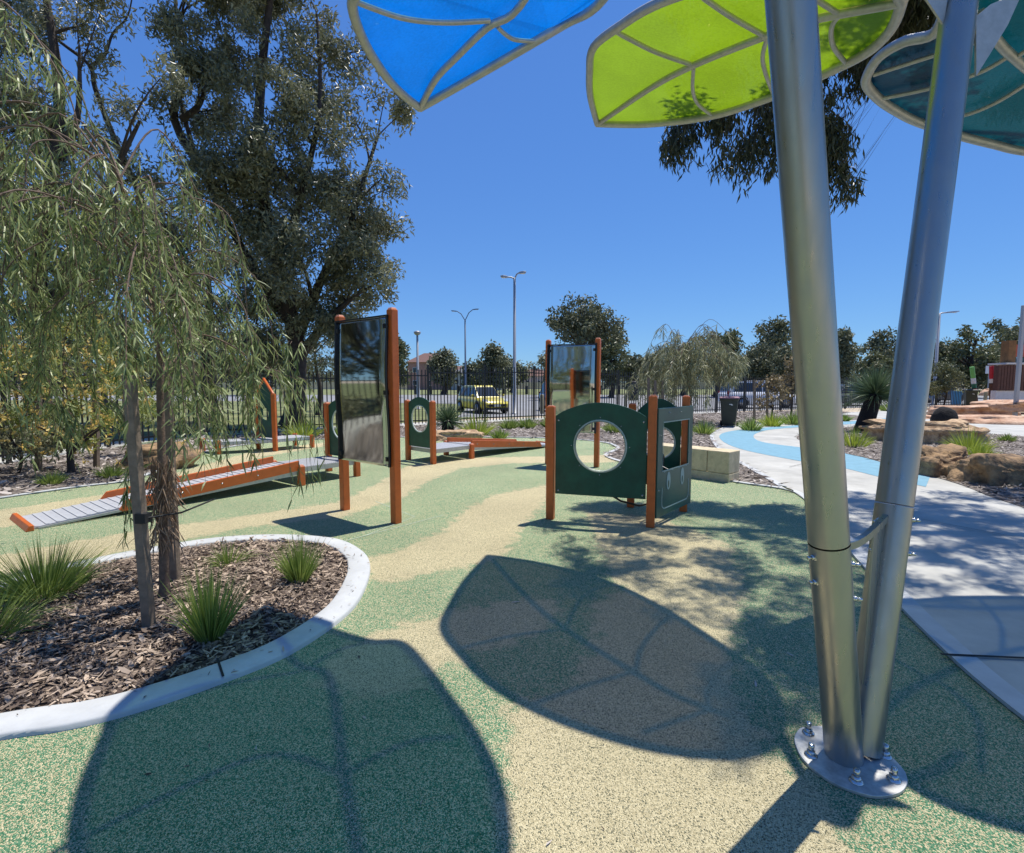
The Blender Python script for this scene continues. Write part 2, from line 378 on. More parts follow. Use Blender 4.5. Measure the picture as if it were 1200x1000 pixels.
charred = mat('charred_trunk', (.014, .012, .011), .95, bump=1, bscale=25, bdist=.03, var=.3)
rock_m = mat('sandstone', (.20, .11, .055), .9, col2=(.70, .50, .29), vscale=5.5, bump=1, bscale=13, bdist=.04)
rock_dark = mat('weathered_sandstone', (.07, .05, .035), .9, col2=(.46, .29, .14), vscale=5, bump=1, bscale=14, bdist=.04)
rock_red = mat('terrace_sandstone', (.34, .16, .08), .9, col2=(.70, .48, .32), vscale=2.6, bump=1, bscale=9, bdist=.04)
# ------------------------------------------------------------------ setting: ground sheets
fence_line = [Vector(p+(0,)) for p in [(-9.9, -3.0), (-9.85, 5), (-9.75, 12.3), (-9.0, 14.6), (-7.3, 16.7), (-1.1, 20.7), (5.0, 24.2), (12.8, 28.2), (20.5, 31.5), (30, 34)]]
def sheet(name, poly, z, m, kind='structure'):
    mb = MB(); k = len(poly); mb.add([(p[0], p[1], z) for p in poly], [tuple(range(k))])
    me = mb.build(name, m)
    # make sure the face points up
    if me.data.polygons[0].normal.z < 0: me.data.flip_normals()
    return tag(me, kind=kind)
def ground_mat(name, c1, c2, scale, c3=None):
    m = mat(name, c1, .95, col2=c2, vscale=scale, bump=.3, bscale=30, bdist=.02); return m
sand = mat('sandy_verge', (.42, .33, .22), .95, col2=(.55, .46, .33), vscale=.15)
lawn_m = mat('lawn_grass', (.09, .12, .035), .95, col2=(.25, .25, .10), vscale=.5, bump=.6, bscale=20, bdist=.03)
asphalt = mat('carpark_asphalt', (.20, .20, .20), .9, col2=(.28, .28, .275), vscale=.6, bump=.2, bscale=80)
sheet('ground', [(-600, -60), (600, -60), (600, 1500), (-600, 1500)], -.05, sand)
sheet('lawn', [(-120, -30), (-9.9, -30), (-9.9, 12.4), (-9.1, 14.8), (-7.4, 17.0), (-4.2, 21), (-2, 24), (-3, 40), (-20, 46), (-120, 60)], -.035, lawn_m)
sheet('carpark', [(-2.6, 24.2), (7, 26.8), (14, 30.2), (24, 34.5), (60, 40), (90, 74), (-60, 74), (-60, 52), (-20, 47), (-3.2, 40.3)], -.032, asphalt)
sheet('lawn', [(-120, 74.2), (120, 74.2), (120, 150), (-120, 150)], -.03, lawn_m)
# footpath outside the fence
fp = [Vector((p.x, p.y, 0)) for p in fence_line[:8]]
fpo = offset(fp, 0.25, False); fpi = offset(fp, 1.6, False)
sheet('footpath', fpo+list(reversed(fpi)), -.025, concrete)
# rubber softfall sheet with a cream band mask stored per vertex
def gpx(l): return [gnd(a, b) for a, b in l]
creams = [
 gpx([(428, 655), (470, 645), (520, 622), (545, 598), (580, 580), (640, 568), (650, 575), (635, 592), (612, 618), (592, 648), (560, 662), (500, 672), (455, 682), (428, 678)]),
 gpx([(720, 533), (640, 535), (540, 537), (475, 547), (445, 566), (400, 588), (280, 606), (176, 620), (60, 640), (-200, 690), (-200, 720), (40, 668), (176, 640), (290, 618), (400, 606), (470, 584), (500, 565), (540, 549), (600, 543), (720, 542)]),
 gpx([(-200, 625), (0, 598), (120, 580), (240, 545), (300, 528), (380, 519), (380, 523), (310, 535), (240, 556), (140, 592), (0, 618), (-200, 650)]),
 gpx([(688, 600), (770, 606), (850, 636), (872, 690), (850, 755), (868, 835), (905, 885), (960, 930), (1030, 1040), (1000, 1300), (560, 1300), (585, 1000), (588, 930), (600, 832), (675, 800), (702, 745), (692, 712), (728, 692), (705, 650)]),
 gpx([(470, 733), (530, 716), (640, 700), (655, 720), (610, 752), (548, 764), (505, 795), (430, 822), (375, 795), (400, 760)]),
]
nx, ny = 262, 290
gx = np.linspace(-9.8, 6.4, nx); gy = np.linspace(0.0, 16.5, ny)
GX, GY = np.meshgrid(gx, gy); GP = np.stack([GX.ravel(), GY.ravel(), np.zeros(nx*ny)], 1)
sd = np.full(nx*ny, -9.)
for c in creams: sd = np.maximum(sd, sdist(GP, c))
cm = np.clip(.5+sd/.24, -.9, 1.9)
idx = np.arange(nx*ny).reshape(ny, nx)
fcs = np.stack([idx[:-1, :-1].ravel(), idx[:-1, 1:].ravel(), idx[1:, 1:].ravel(), idx[1:, :-1].ravel()], 1)
so_ = np_mesh('rubber_ground', GP, 4, rubber, faces=fcs)
a_ = so_.data.attributes.new('cream', 'FLOAT', 'POINT'); a_.data.foreach_set('value', cm.astype(np.float32)); tag(so_, kind='structure')
sheet('rubber_ground', [(-9.8, -8), (9, -8), (9, 0), (-9.8, 0)], 0, rubber)
# garden bed behind the rubber, back to the fence
rub_edge = catmull(gpx([(-330, 640), (-160, 610), (0, 585), (90, 572), (156, 563), (205, 545), (255, 527), (330, 518), (430, 513.5), (560, 513), (640, 514), (700, 518), (722, 525), (708, 534), (735, 544), (805, 557), (868, 567), (925, 576), (948, 592)]), 6)
fl_in = offset(fence_line[:8], -.02, False)
bed_poly = [Vector((-9.85, 3.2, 0))]+rub_edge+[gnd(985, 530), gnd(1100, 520), Vector((18, 20, 0)), Vector((18.5, 30.5, 0))]+list(reversed(fl_in))[:-2]
sheet('garden_bed', bed_poly, .008, bed_ground)
# concrete path
path_near = catmull(gpx([(948, 590), (985, 636), (1045, 703), (1075, 735), (1130, 788), (1200, 846), (1300, 920)]), 6)
path_top = catmull(gpx([(925, 574), (905, 562), (880, 548), (853, 533), (838, 517), (838, 509), (855, 501), (900, 495.5), (950, 491), (1000, 484), (1060, 481), (1110, 483)]), 6)
path_poly = path_near+[gnd(1300, 900), gnd(1400, 560), gnd(1300, 505), gnd(1200, 497), gnd(1130, 494), gnd(1110, 483)]+list(reversed(path_top))
sheet('path', path_poly, .014, concrete)
seam_m = mat('rubber_seam', (.42, .50, .36), .8, var=.2, vscale=30)
for (p0_, p1_) in (((372, 643), (520, 604)), ((440, 588), (486, 606)), ((486, 606), (428, 628))):
    a, b = gnd(*p0_), gnd(*p1_); d = (b-a).normalized(); n_ = Vector((-d.y, d.x, 0))*.006; mb = MB(); mb.add([(q.x, q.y, .004) for q in (a-n_, b-n_, b+n_, a+n_)], [(0, 1, 2, 3)]); tag(mb.build('rubber_seam', seam_m), kind='structure')
for (p0_, p1_) in (((1010, 598), (1230, 640)), ((925, 549), (985, 533))):
    a, b = gnd(*p0_), gnd(*p1_); d = (b-a).normalized(); n_ = Vector((-d.y, d.x, 0))*.005; mb = MB(); mb.add([(q.x, q.y, .0275) for q in (a-n_, b-n_, b+n_, a+n_)], [(0, 1, 2, 3)]); tag(mb.build('path_joint', dark_joint), kind='structure')
def strip(name, pts, wd, z, m, h=.0):
    o = offset(pts, wd, False); mb = MB(); k = len(pts)
    V = [(p.x, p.y, z) for p in pts]+[(p.x, p.y, z) for p in o]
    mb.add(V, [(i, i+1, k+i+1, k+i) for i in range(k-1)])
    if h:
        mb.add([(p.x, p.y, z) for p in pts]+[(p.x, p.y, z-h) for p in pts], [(i, i+1, k+i+1, k+i) for i in range(k-1)])
        mb.add([(p.x, p.y, z) for p in o]+[(p.x, p.y, z-h) for p in o], [(i, i+1, k+i+1, k+i) for i in range(k-1)])
    ob = mb.build(name, m); tag(ob, kind='structure'); return ob
strip('kerb', path_near, .13, .024, kerb_m, .02)
strip('kerb', list(reversed(path_top)), -.10, .022, kerb_m, .02)
strip('kerb', rub_edge, .09, .020, kerb_m, .012)
# blue stripe painted on the path
blue_paint = mat('blue_path_paint', (.17, .34, .42), .8, var=.1, vscale=6)
bo = catmull(gpx([(1110, 487), (1060, 489), (1000, 494), (935, 499), (880, 503), (852, 507), (843, 512), (850, 520), (875, 529), (935, 541), (985, 549), (1030, 560), (1085, 572)]), 6)
bi = catmull(gpx([(1110, 490), (1060, 493), (1000, 497.5), (950, 500.5), (905, 504), (888, 508), (883, 512), (888, 517), (905, 521), (945, 526), (987, 531.5), (1022, 540), (1090, 559.5)]), 6)
k = len(bo); mb = MB(); mb.add([(p.x, p.y, .018) for p in bo]+[(p.x, p.y, .018) for p in bi], [(i, i+1, k+i+1, k+i) for i in range(k-1)])
o = mb.build('blue_stripe', blue_paint); tag(o, kind='structure')
# island bed inside the path loop
isl = catmull(gpx([(934, 515), (985, 531), (1022, 539.5), (1068, 554.5), (1090, 559), (1127, 570), (1163, 584.5), (1200, 597), (1300, 640), (1360, 560), (1300, 522), (1200, 513), (1130, 507), (1075, 504), (1018, 500), (985, 502), (950, 507)]), 5, True)
sheet('garden_bed', isl, .023, bed_ground)
isl2 = catmull(gpx([(985, 487.5), (1000, 487), (1010, 489), (1008, 492), (985, 493)]), 5, True)
sheet('garden_bed', isl2, .023, bed_ground)
mb = MB(); a, b = gnd(1102, 772), gnd(1320, 782); d = (b-a).normalized(); n_ = Vector((-d.y, d.x, 0))*.011
mb.add([tuple(q)[:2]+(.027,) for q in (a-n_, b-n_, b+n_, a+n_)], [(0, 1, 2, 3)])
tag(mb.build('path_joint', dark_joint), kind='structure')
# planter: kerb ring + mulch
ring_o = catmull(gpx([(434, 668), (424, 648), (392, 634), (328, 629.5), (256, 633), (176, 645), (92, 662), (0, 686), (-160, 728), (-420, 800), (-520, 880), (-420, 930), (-170, 900), (0, 868), (80, 856), (160, 836), (260, 802), (340, 768), (400, 728), (424, 700)]), 6, True)
ring_i = offset(ring_o, .18)
if inside(np.array([ring_i[0][:2]]), ring_o)[0] == False: ring_i = offset(ring_o, -.18)
mb = MB(); k = len(ring_o)
def lerp(a, b, t): return a+(b-a)*t
prof = [(-.0, -.02), (.0, .022), (.06, .032), (.94, .036), (1.0, .028), (1.0, -.04)]
rings = []
for t, z in prof: rings.append([Vector((lerp(ring_o[i].x, ring_i[i].x, t), lerp(ring_o[i].y, ring_i[i].y, t), z)) for i in range(k)])
mb.loft(rings, close=False)
pk = mb.build('kerb', kerb_m); tag(pk, kind='structure')
sheet('mulch_bed', ring_i, .008, mulch_ground)
def seam(px1, px2):
    a, b = gnd(*px1), gnd(*px2); mb = MB(); d = (b-a).normalized(); n_ = Vector((-d.y, d.x, 0))*.006
    mb.add([(q.x, q.y, .0385) for q in (a-n_, b-n_, b+n_, a+n_)], [(0, 1, 2, 3)]); tag(mb.build('kerb_joint', dark_joint), kind='structure')
seam((255, 779), (262, 801)); seam((-10, 690), (5, 684))
def chips(poly, n, lmin, lmax, zmax, z0, m, name, excl=()):
    P = sample_poly(poly, n, excl); C = np.concatenate([P, z0+rng.uniform(0, zmax, (n, 1))], 1)
    th = rng.uniform(0, 2*np.pi, n); D = norm(np.stack([np.cos(th), np.sin(th), rng.normal(0, .22, n)], 1))
    L = rng.uniform(lmin, lmax, n)*rng.uniform(.4, 1, n); W = L*rng.uniform(.12, .4, n)
    V, f = blade_strips(C, D, L, W, G=rng.uniform(-.15, .3, n), segs=2, face=np.stack([rng.normal(0, .5, n), rng.normal(0, .5, n), np.ones(n)], 1))
    r = rng.uniform(0, 1, n)**1.5
    return tag(np_mesh(name, V, 4, m, rnd=np.repeat(r, 2), faces=f), 'loose bark chips and dry leaves spread over the bed', kind='stuff')
c = chips(ring_i, 21000, .03, .10, .03, .012, chip_m, 'bark_mulch'); tag(c, 'dark bark chips with pale dry leaves filling the kerbed bed')
lit = chips(gpx([(60, 660), (440, 600), (640, 640), (700, 760), (900, 900), (1000, 1000), (300, 1000), (60, 900)]), 90, .015, .045, .004, .004, chip_m, 'leaf_litter', excl=[ring_o]); tag(lit, 'small dry leaf crumbs blown across the rubber ground')
near_bed = [p for p in bed_poly if p.y < 40]
c = chips(ring_o, 150, .02, .06, .004, .040, chip_m, 'bark_mulch', excl=[ring_i]); tag(c, 'a few bark chips spilled onto the pale kerb')
c = chips(bed_poly, 26000, .08, .24, .04, .012, chip_pale, 'bark_mulch', excl=[path_poly]); tag(c, 'greyish bark chips covering the garden bed by the fence')
c = chips(isl, 14000, .06, .17, .03, .026, chip_pale, 'bark_mulch'); tag(c, 'greyish bark chips around the boulders inside the path loop')
# ------------------------------------------------------------------ shade structure
def line_pts(a, b, n=2): return [a+(b-a)*(i/(n-1)) for i in range(n)]
base_c = gnd(998, 893)
sh = thing('shade_structure', 'leaf shaped blue, lime and teal shade canopies on two leaning steel poles', 'shade structure', tuple(base_c))
LB = gnd(989, 889); LT = at(926, 0, 1.66); LTOP = LB+(LT-LB)*1.46
RB = gnd(1010, 882); RT = at(1125, 0, 2.52); RTOP = RB+(RT-RB)*1.16
def pole(B, T, zs, r):
    s = zs/(T.z-B.z); P = B+(T-B)*s
    mb = MB(); mb.tube([P, T], r, 32); o = mb.build('pole', steel, sh, world=True)
    mb = MB(); mb.tube([B+(T-B)*.004, P-(T-B)*.0016], r+.0007, 32, False); s2 = mb.build('pole_sleeve', steel, sh, world=True)
    return o, s2, P
pl, sl1, PL = pole(LB, LTOP, .96, .069)
pr, sl2, PR = pole(RB, RTOP, 1.03, .069)
def hexbolt(p, d, parent, s=1.0, name='bolt'):
    d = Vector(d).normalized(); M = d.to_track_quat('Z', 'Y').to_matrix().to_4x4(); mb = MB()
    def cyl(r, z0, z1, n): mb.lathe([(0.0001, z0), (r, z0), (r, z1), (r*.6, z1+.2*(r)), (0.0001, z1+.25*r)], p, n, M)
    cyl(.024*s, 0, .005*s, 16); cyl(.017*s, .005*s, .020*s, 6); cyl(.011*s, .02*s, .048*s, 12)
    return mb.build(name, chrome, parent, world=True)
plate_px = [(930.6, 869), (935, 859), (943, 855), (965, 854.5), (995, 862), (1022.4, 876), (1040, 886), (1056.6, 903), (1062, 912), (1063, 922), (1057, 931), (1045, 935.5), (1026, 937), (1008, 933), (990, 927), (975.6, 920.5), (958, 909), (943, 895.6), (935, 884)]
mb = MB(); mb.prism([(p.x, p.y) for p in catmull(gpx(plate_px), 4, True)], .001, .014)
bp = mb.build('base_plate', plate_steel, sh, world=True, bevel=.002)
for q in [(947, 863), (950, 889), (1003, 920), (1037, 890), (1047, 918), (985, 868)]: hexbolt(gnd(*q)+Vector((0, 0, .013)), (0, 0, 1), bp, 1.05)
vr = Vector((1, -.15, 0)).normalized()
for B, T, pars, ls in ((LB, LTOP, sl1, [(.90, -1), (.80, -1), (.88, 1), (.74, 1)]), (RB, RTOP, sl2, [(.97, 1), (.83, 1), (.96, -1), (.84, -1)])):
    for z, sg in ls:
        P = B+(T-B)*(z/(T.z-B.z)); dd = (vr*sg+Vector((0, -.35, 0))).normalized(); hexbolt(P+dd*.066, dd, pars, .62)
# web plate with concave top between the poles
def pz(B, T, z): return B+(T-B)*(z/(T.z-B.z))
a0, a1 = pz(LB, LTOP, .965), pz(RB, RTOP, 1.02); dirw = (a1-a0).normalized()
top = []
for i in range(13):
    t = i/12; p = a0+(a1-a0)*t; p.z -= .075*math.sin(math.pi*t)*(1-.5*t)+.0; top.append(p)
bot = [pz(LB, LTOP, .30), pz(RB, RTOP, .30)]
nrm = dirw.cross(Vector((0, 0, 1))).normalized()*.005
lo = [p-Vector((0, 0, .045)) for p in top]
mb = MB(); rings = [[top[i]-nrm*2.2, top[i]+nrm*2.2, top[i]+nrm*2.2-Vector((0, 0, .03)), top[i]-nrm*2.2-Vector((0, 0, .03))] for i in range(13)]
mb.loft(rings, smooth=False); mb.build('bracket', steel, sh, world=True)
mb = MB(); ri = []
for i in range(13):
    t = i/12; b = bot[0]+(bot[1]-bot[0])*t; tp = top[i]-Vector((0, 0, .012))
    if t < .62: tp = Vector(tp); b = b
    ri.append([tp-nrm*.6, tp+nrm*.6, b+nrm*.6, b-nrm*.6])
mb.loft(ri[8:], smooth=False); mb.build('web_plate', steel, sh, world=True)
def leaf_canopy(m, outline, rim_r, ribs, off=-.03):
    """outline: closed 3D list; ribs: list of (points, radius)"""
    mb = MB(); k = len(outline); mb.add(outline, [tuple(range(k))]); lf = mb.build('leaf_canopy', m, sh, world=True)
    mb = MB(); pts = [p+Vector((0, 0, off)) for p in outline]; mb.tube(pts+[pts[0], pts[1]], rim_r, 12, False); mb.build('rim', dull_steel, lf, world=True)
    for pts, r in ribs:
        mb = MB(); mb.tube([p+Vector((0, 0, off-.004)) for p in catmull(pts, 5)], r, 10); mb.build('rib', dull_steel, lf, world=True)
    return lf
def shp(pl_, l):      # point of the canopy plane whose sun shadow falls on that ground point
    out = []
    for a_, b_ in l:
        G = gnd(a_, b_); sx, sy = SUN.x/SUN.z, SUN.y/SUN.z; h = (pl_[0]+pl_[1]*G.x+pl_[2]*G.y)/(1-pl_[1]*sx-pl_[2]*sy); out.append(Vector((G.x+sx*h, G.y+sy*h, h)))
    return out
def opl(pl_, l): return [on_plane(a, b, *pl_) for a, b in l]
def pxy(pl_, l): return [Vector((x, y, pl_[0]+pl_[1]*x+pl_[2]*y)) for x, y in l]
PBl = (4.0406, .3, -.02); SHP = 1
tip = opl(PBl, [(492, 122)])
left = opl(PBl, [(472, 106), (452, 84), (428, 46), (413, 4)])+shp(PBl, [(122, 862), (97, 920), (84, 980), (82, 1060)])+pxy(PBl, [(-.1, 1.85), (.35, 1.62), (.8, 1.55)])
right = pxy(PBl, [(1.05, 1.78)])+shp(PBl, [(580, 1060), (588, 985), (578, 914), (548, 854), (520, 816)])+[at(700, 1, 3.60), at(664, 22, 3.88)]+opl(PBl, [(625, 45), (555, 86)])
ol = catmull(tip+left, 5)[:-1]+catmull([left[-1]]+right+tip, 5)[:-1]
rib = opl(PBl, [(492, 122), (510, 88), (534, 62), (571, 26), (610, 0)])+pxy(PBl, [(.38, 2.83), (.72, 2.15), (.9, 1.55)])
ribsB = [(rib, .024), (opl(PBl, [(574, 18), (520, 20), (470, 14), (415, -6)]), .015), (opl(PBl, [(583, 25), (592, 34), (605, 41), (632, 43)]), .014),
         (pxy(PBl, [(.38, 2.83), (-.05, 2.9), (-.55, 2.42)]), .015), (pxy(PBl, [(.38, 2.83), (.60, 3.02), (.83, 3.08)]), .015), (pxy(PBl, [(.7, 2.2), (.4, 2.1), (-.1, 1.9)]), .015), (pxy(PBl, [(.7, 2.2), (.9, 2.32), (1.04, 2.3)]), .015)]
lb = leaf_canopy(shade_blue, ol, .030, ribsB)
mb = MB(); mb.tube(catmull([LTOP, LTOP+Vector((.12, .05, .08)), rib[-1]+Vector((0, 0, -.03)), rib[-2]+Vector((0, 0, -.04))], 5), .03, 12); mb.build('arm', steel, sh, world=True)
PG = (3.688, -.2, .13)
tip = opl(PG, [(700, 142)])
left = opl(PG, [(692, 110), (691, 80), (696, 50)])+shp(PG, [(543, 772), (566, 796), (600, 819), (650, 843), (700, 861), (750, 875), (800, 884), (850, 887), (890, 880), (912, 862)])
right = opl(PG, [(1049, 20), (1035, 40), (1010, 60), (960, 85), (895, 113), (830, 133), (760, 142)])
ol = catmull(tip+left, 5)[:-1]+catmull([left[-1]]+right+tip, 5)[:-1]
ribsG = [(opl(PG, [(700, 142), (760, 100), (813, 71), (900, 35), (955, 16), (1035, 0)])+[left[-1]], .024),
         (opl(PG, [(813, 71), (770, 56), (738, 40), (722, 31)]), .016), (opl(PG, [(813, 74), (812, 100), (818, 117), (834, 130)]), .015),
         (opl(PG, [(897, 36), (862, 16), (838, 0), (815, -17)]), .016), (opl(PG, [(900, 36), (894, 60), (898, 82), (908, 108)]), .015),
         (opl(PG, [(985, 10), (975, 25), (977, 48), (992, 68)]), .015), (opl(PG, [(985, 10), (960, -6), (930, -26)]), .015)]
leaf_canopy(shade_lime, ol, .030, ribsG)
mb = MB(); mb.tube(catmull([RTOP-Vector((0, 0, .15)), RTOP+Vector((-.02, .1, .0)), left[-1]+Vector((0, 0, -.03))], 5), .03, 12); mb.build('arm', steel, sh, world=True)
PT = (4.0975, -.15, 0.)
ol = catmull(opl(PT, [(1095, 33), (1060, 43), (1032, 60), (1018, 80), (1016, 95), (1032, 113), (1053, 127), (1077, 139), (1126, 155), (1165, 165), (1200, 173), (1280, 182), (1380, 180), (1480, 160)])+shp(PT, [(1420, 985), (1300, 990), (1200, 974), (1130, 952), (1075, 926), (1020, 885), (985, 845)]), 5, True)
ribsT = [(opl(PT, [(1150, 8), (1167, 38), (1190, 62), (1230, 90), (1330, 130), (1480, 160)]), .026), (opl(PT, [(1024, 82), (1060, 70), (1097, 58), (1166, 36)]), .014),
         (opl(PT, [(1034, 110), (1090, 98), (1146, 80), (1182, 60)]), .014), (opl(PT, [(1077, 139), (1126, 131), (1165, 116), (1210, 88)]), .014), (opl(PT, [(1190, 62), (1240, 20), (1260, -50)]), .014), (opl(PT, [(1250, 100), (1240, 140), (1210, 174)]), .014)]
leaf_canopy(shade_teal, ol, .032, ribsT)
a = pz(RB, RTOP, 3.02)
mb = MB(); mb.tube(catmull([a, at(1170, 10, 2.62), at(1215, -30, 2.75), at(1240, -60, 2.9)], 5), .026, 12); mb.build('arm', steel, sh, world=True)
# gusset plates near the pole head
for pts in ([(1143, 90), (1143, 20), (1160, 6), (1198, -10), (1180, 30), (1158, 66)], [(1105, 30), (1112, -20), (1060, -22), (1085, 0)]):
    Y0 = 2.50; ps = [at(x, y, Y0) for x, y in pts]; mb = MB()
    vs = [p+Vector((0, .005, 0)) for p in ps]+[p-Vector((0, .005, 0)) for p in ps]; n = len(ps)
    mb.add(vs, [tuple(range(n)), tuple(range(2*n-1, n-1, -1))]+[(i, (i+1) % n, n+(i+1) % n, n+i) for i in range(n)]); mb.build('gusset', dull_steel, sh, world=True)
# ------------------------------------------------------------------ play equipment
def square_post(mb, x, y, h, s=.09):
    mb.box((x, y, (h-.012)/2), (s, s, h-.012))
def add_post(root, x, y, h, s=.09, name='post'):
    mb = MB(); square_post(mb, x, y, h, s); o = mb.build(name, orange, root, bevel=.008)
    mb = MB(); mb.hexa([(x-s*.42, y-s*.42, h-.012), (x+s*.42, y-s*.42, h-.012), (x+s*.42, y+s*.42, h-.012), (x-s*.42, y+s*.42, h-.012)], [(x-s*.3, y-s*.3, h+.01), (x+s*.3, y-s*.3, h+.01), (x+s*.3, y+s*.3, h+.01), (x-s*.3, y+s*.3, h+.01)])
    mb.build('cap', orange_cap, o, bevel=.003); return o
orange_cap = mat('post_cap', (.62, .25, .14), .5)
def ring(name, c, r, t, N, m, parent, world=False, n=40):
    N = Vector(N).normalized(); u = N.orthogonal().normalized(); v = N.cross(u); c = Vector(c)
    pts = [c+(u*math.cos(2*math.pi*i/n)+v*math.sin(2*math.pi*i/n))*r for i in range(n+2)]
    mb = MB(); mb.tube(pts, t, 8, False); return mb.build(name, m, parent, world=world)
def arch(w_, z0, z1, rise, n=14):
    p = [(0, z0), (w_, z0), (w_, z1)]
    for i in range(1, n): t = i/n; p.append((w_*(1-t), z1+rise*math.sin(math.pi*t)**.8))
    return p+[(0, z1)]
ribbed = mat('ribbed_deck', (.50, .51, .52), .5, metal=.2, var=.08, vscale=15)
def play_ramp(label, loc, rz):
    t = thing('play_ramp', label, 'play equipment', loc, rz, 'perforated ramps with an arched green end panel')
    w_ = .41
    for y in (-w_, w_): add_post(t, 0, y, 1.22)
    for y in (-w_, w_): add_post(t, 1.0, y, .31)
    o = panel('end_panel', arch(.72, .30, 1.17, .12), [circle(.36, .86, .27)], (.0, -.36, 0), (0, 1, 0), (0, 0, 1), .018, green_board, t, world=False)
    ring('hole_rim', (0.0, 0, .86), .265, .014, (1, 0, 0), board_edge, o)
    mb = MB(); mb.box((.5, 0, .255), (.90, .80, .06)); d = mb.build('platform', deck_m, t, bevel=.004)
    mb = MB()
    for y in (-.40, .40): mb.box((.5, y*1.0, .24), (.905, .02, .075))
    mb.box((.045, 0, .24), (.02, .79, .075)); mb.build('platform_edge', dull_steel, d)
    # ramp
    x0, z0, x1, z1 = 1.0, .285, 4.05, .02; n = 12; mb = MB()
    L = math.hypot(x1-x0, z1-z0)
    mb.hexa([(x0, -.36, z0-.035), (x1, -.36, z1-.018), (x1, .36, z1-.018), (x0, .36, z0-.035)], [(x0, -.36, z0), (x1, -.36, z1), (x1, .36, z1), (x0, .36, z0)])
    rp = mb.build('ramp_deck', ribbed, t)
    mb = MB()
    for i in range(34):
        s = (i+.5)/34; x = lerp(x0, x1, s); z = lerp(z0, z1, s)+.004; mb.box((x, 0, z), (.030, .70, .005))
    mb.build('grip_bar', ribbed, rp)
    for y in (-.385, .385):
        mb = MB(); f = .74; xa, xb = x0+.02, lerp(x0, x1, f)
        zt = lambda x: lerp(z0, z1, (x-x0)/(x1-x0))
        pr = [(xa, zt(xa)-.05), (xb-.0, zt(xb)-.045), (xb+.03, zt(xb)-.02), (xb-.05, zt(xb)+.085), (xa, zt(xa)+.10)]
        vs = [(x, y-.022, z) for x, z in pr]+[(x, y+.022, z) for x, z in pr]; k_ = len(pr)
        mb.add(vs, [tuple(range(k_-1, -1, -1)), tuple(range(k_, 2*k_))]+[(i, (i+1) % k_, k_+(i+1) % k_, k_+i) for i in range(k_)])
        rl = mb.build('side_rail', orange, t, bevel=.006)
        for i in range(5):
            mb = MB(); x = lerp(xa+.15, xb-.15, i/4); s_ = 1 if y > 0 else -1
            mb.lathe([(.0001, .0), (.012, .0), (.011, .006), (.0001, .008)], (x, y+s_*.0225, zt(x)+.02), 10, Matrix.Rotation(-s_*math.pi/2, 4, 'X'))
            mb.build('rivet', chrome, rl)
        mb = MB(); mb.hexa([(x0, y-.012, z0-.115), (x1-.05, y-.012, z1-.018), (x1-.05, y+.012, z1-.018), (x0, y+.012, z0-.115)], [(x0, y-.012, z0-.052), (x1-.05, y-.012, z1+.0), (x1-.05, y+.012, z1+.0), (x0, y+.012, z0-.052)])
        mb.build('side_beam', dull_steel, t)
    mb = MB(); mb.hexa([(x1-.01, -.44, 0), (x1+.06, -.44, 0), (x1+.06, .44, 0), (x1-.01, .44, 0)], [(x1-.01, -.44, .06), (x1+.03, -.44, .06), (x1+.03, .44, .06), (x1-.01, .44, .06)])
    mb.build('end_stop', orange, t, bevel=.006)
    return t
A, B_, FL = gnd(384, 552.5), gnd(420, 558), gnd(353, 568.7); lowm = (gnd(36, 626)+gnd(24, 604))/2
mid = (A+B_)/2; dd = lowm-mid
play_ramp('long grey ramp with orange side rails running left from a platform, behind the young tree', tuple(mid), math.atan2(dd.y, dd.x))
A, B_, Q = gnd(475.3, 539.6), gnd(511, 543.4), gnd(552, 536.6); mid = (A+B_)/2; d2 = gnd(640, 526.0)-mid
play_ramp('ramp with orange side rails running right from an arched green panel in the centre', tuple(mid), math.atan2(d2.y, d2.x)+.15)
# house shaped panel with two decks, behind the young tree
A, B_, C_, D_ = gnd(322.8, 529), gnd(303, 526.5), gnd(366, 524.6), gnd(256, 532.7)
t = thing('play_deck', 'low deck with gabled green and orange panel behind the young tree', 'play equipment', tuple(A))
def wpost(p, h, s=.09):
    mb = MB(); mb.box((p.x, p.y, h/2), (s, s, h)); return mb.build('post', orange, t, world=True, bevel=.008)
wpost(A, 1.32); wpost(B_, 1.32); wpost(C_, .31); wpost(D_, .31)
u = (C_-A).normalized(); vv = (B_-A)
E = B_+(C_-A); wpost(E, .31); G_ = D_+vv; wpost(G_, .31)
mb = MB()
def deck(p, q, r, s_, z): mb.hexa([(v.x, v.y, z-.07) for v in (p, q, r, s_)], [(v.x, v.y, z) for v in (p, q, r, s_)])
deck(A, C_, E, B_, .275); mb.build('deck', deck_m, t, world=True)
mb = MB(); deck(D_, A+(D_-A)*.02, B_+(G_-B_)*.02, G_, .272); mb.build('deck', deck_m, t, world=True)
W_ = vv.length; un = vv.normalized()
panel('gable_panel', [(.05, .30), (W_-.05, .30), (W_-.05, 1.30), (W_/2, 1.62), (.05, 1.30)], [circle(W_/2, .85, .14)], A, un, (0, 0, 1), .02, green_board, t)
mb = MB(); mb.tube([A+Vector((0, 0, 1.31)), A+vv/2+Vector((0, 0, 1.66)), B_+Vector((0, 0, 1.31))], .035, 8); mb.build('gable_bar', orange, t, world=True)
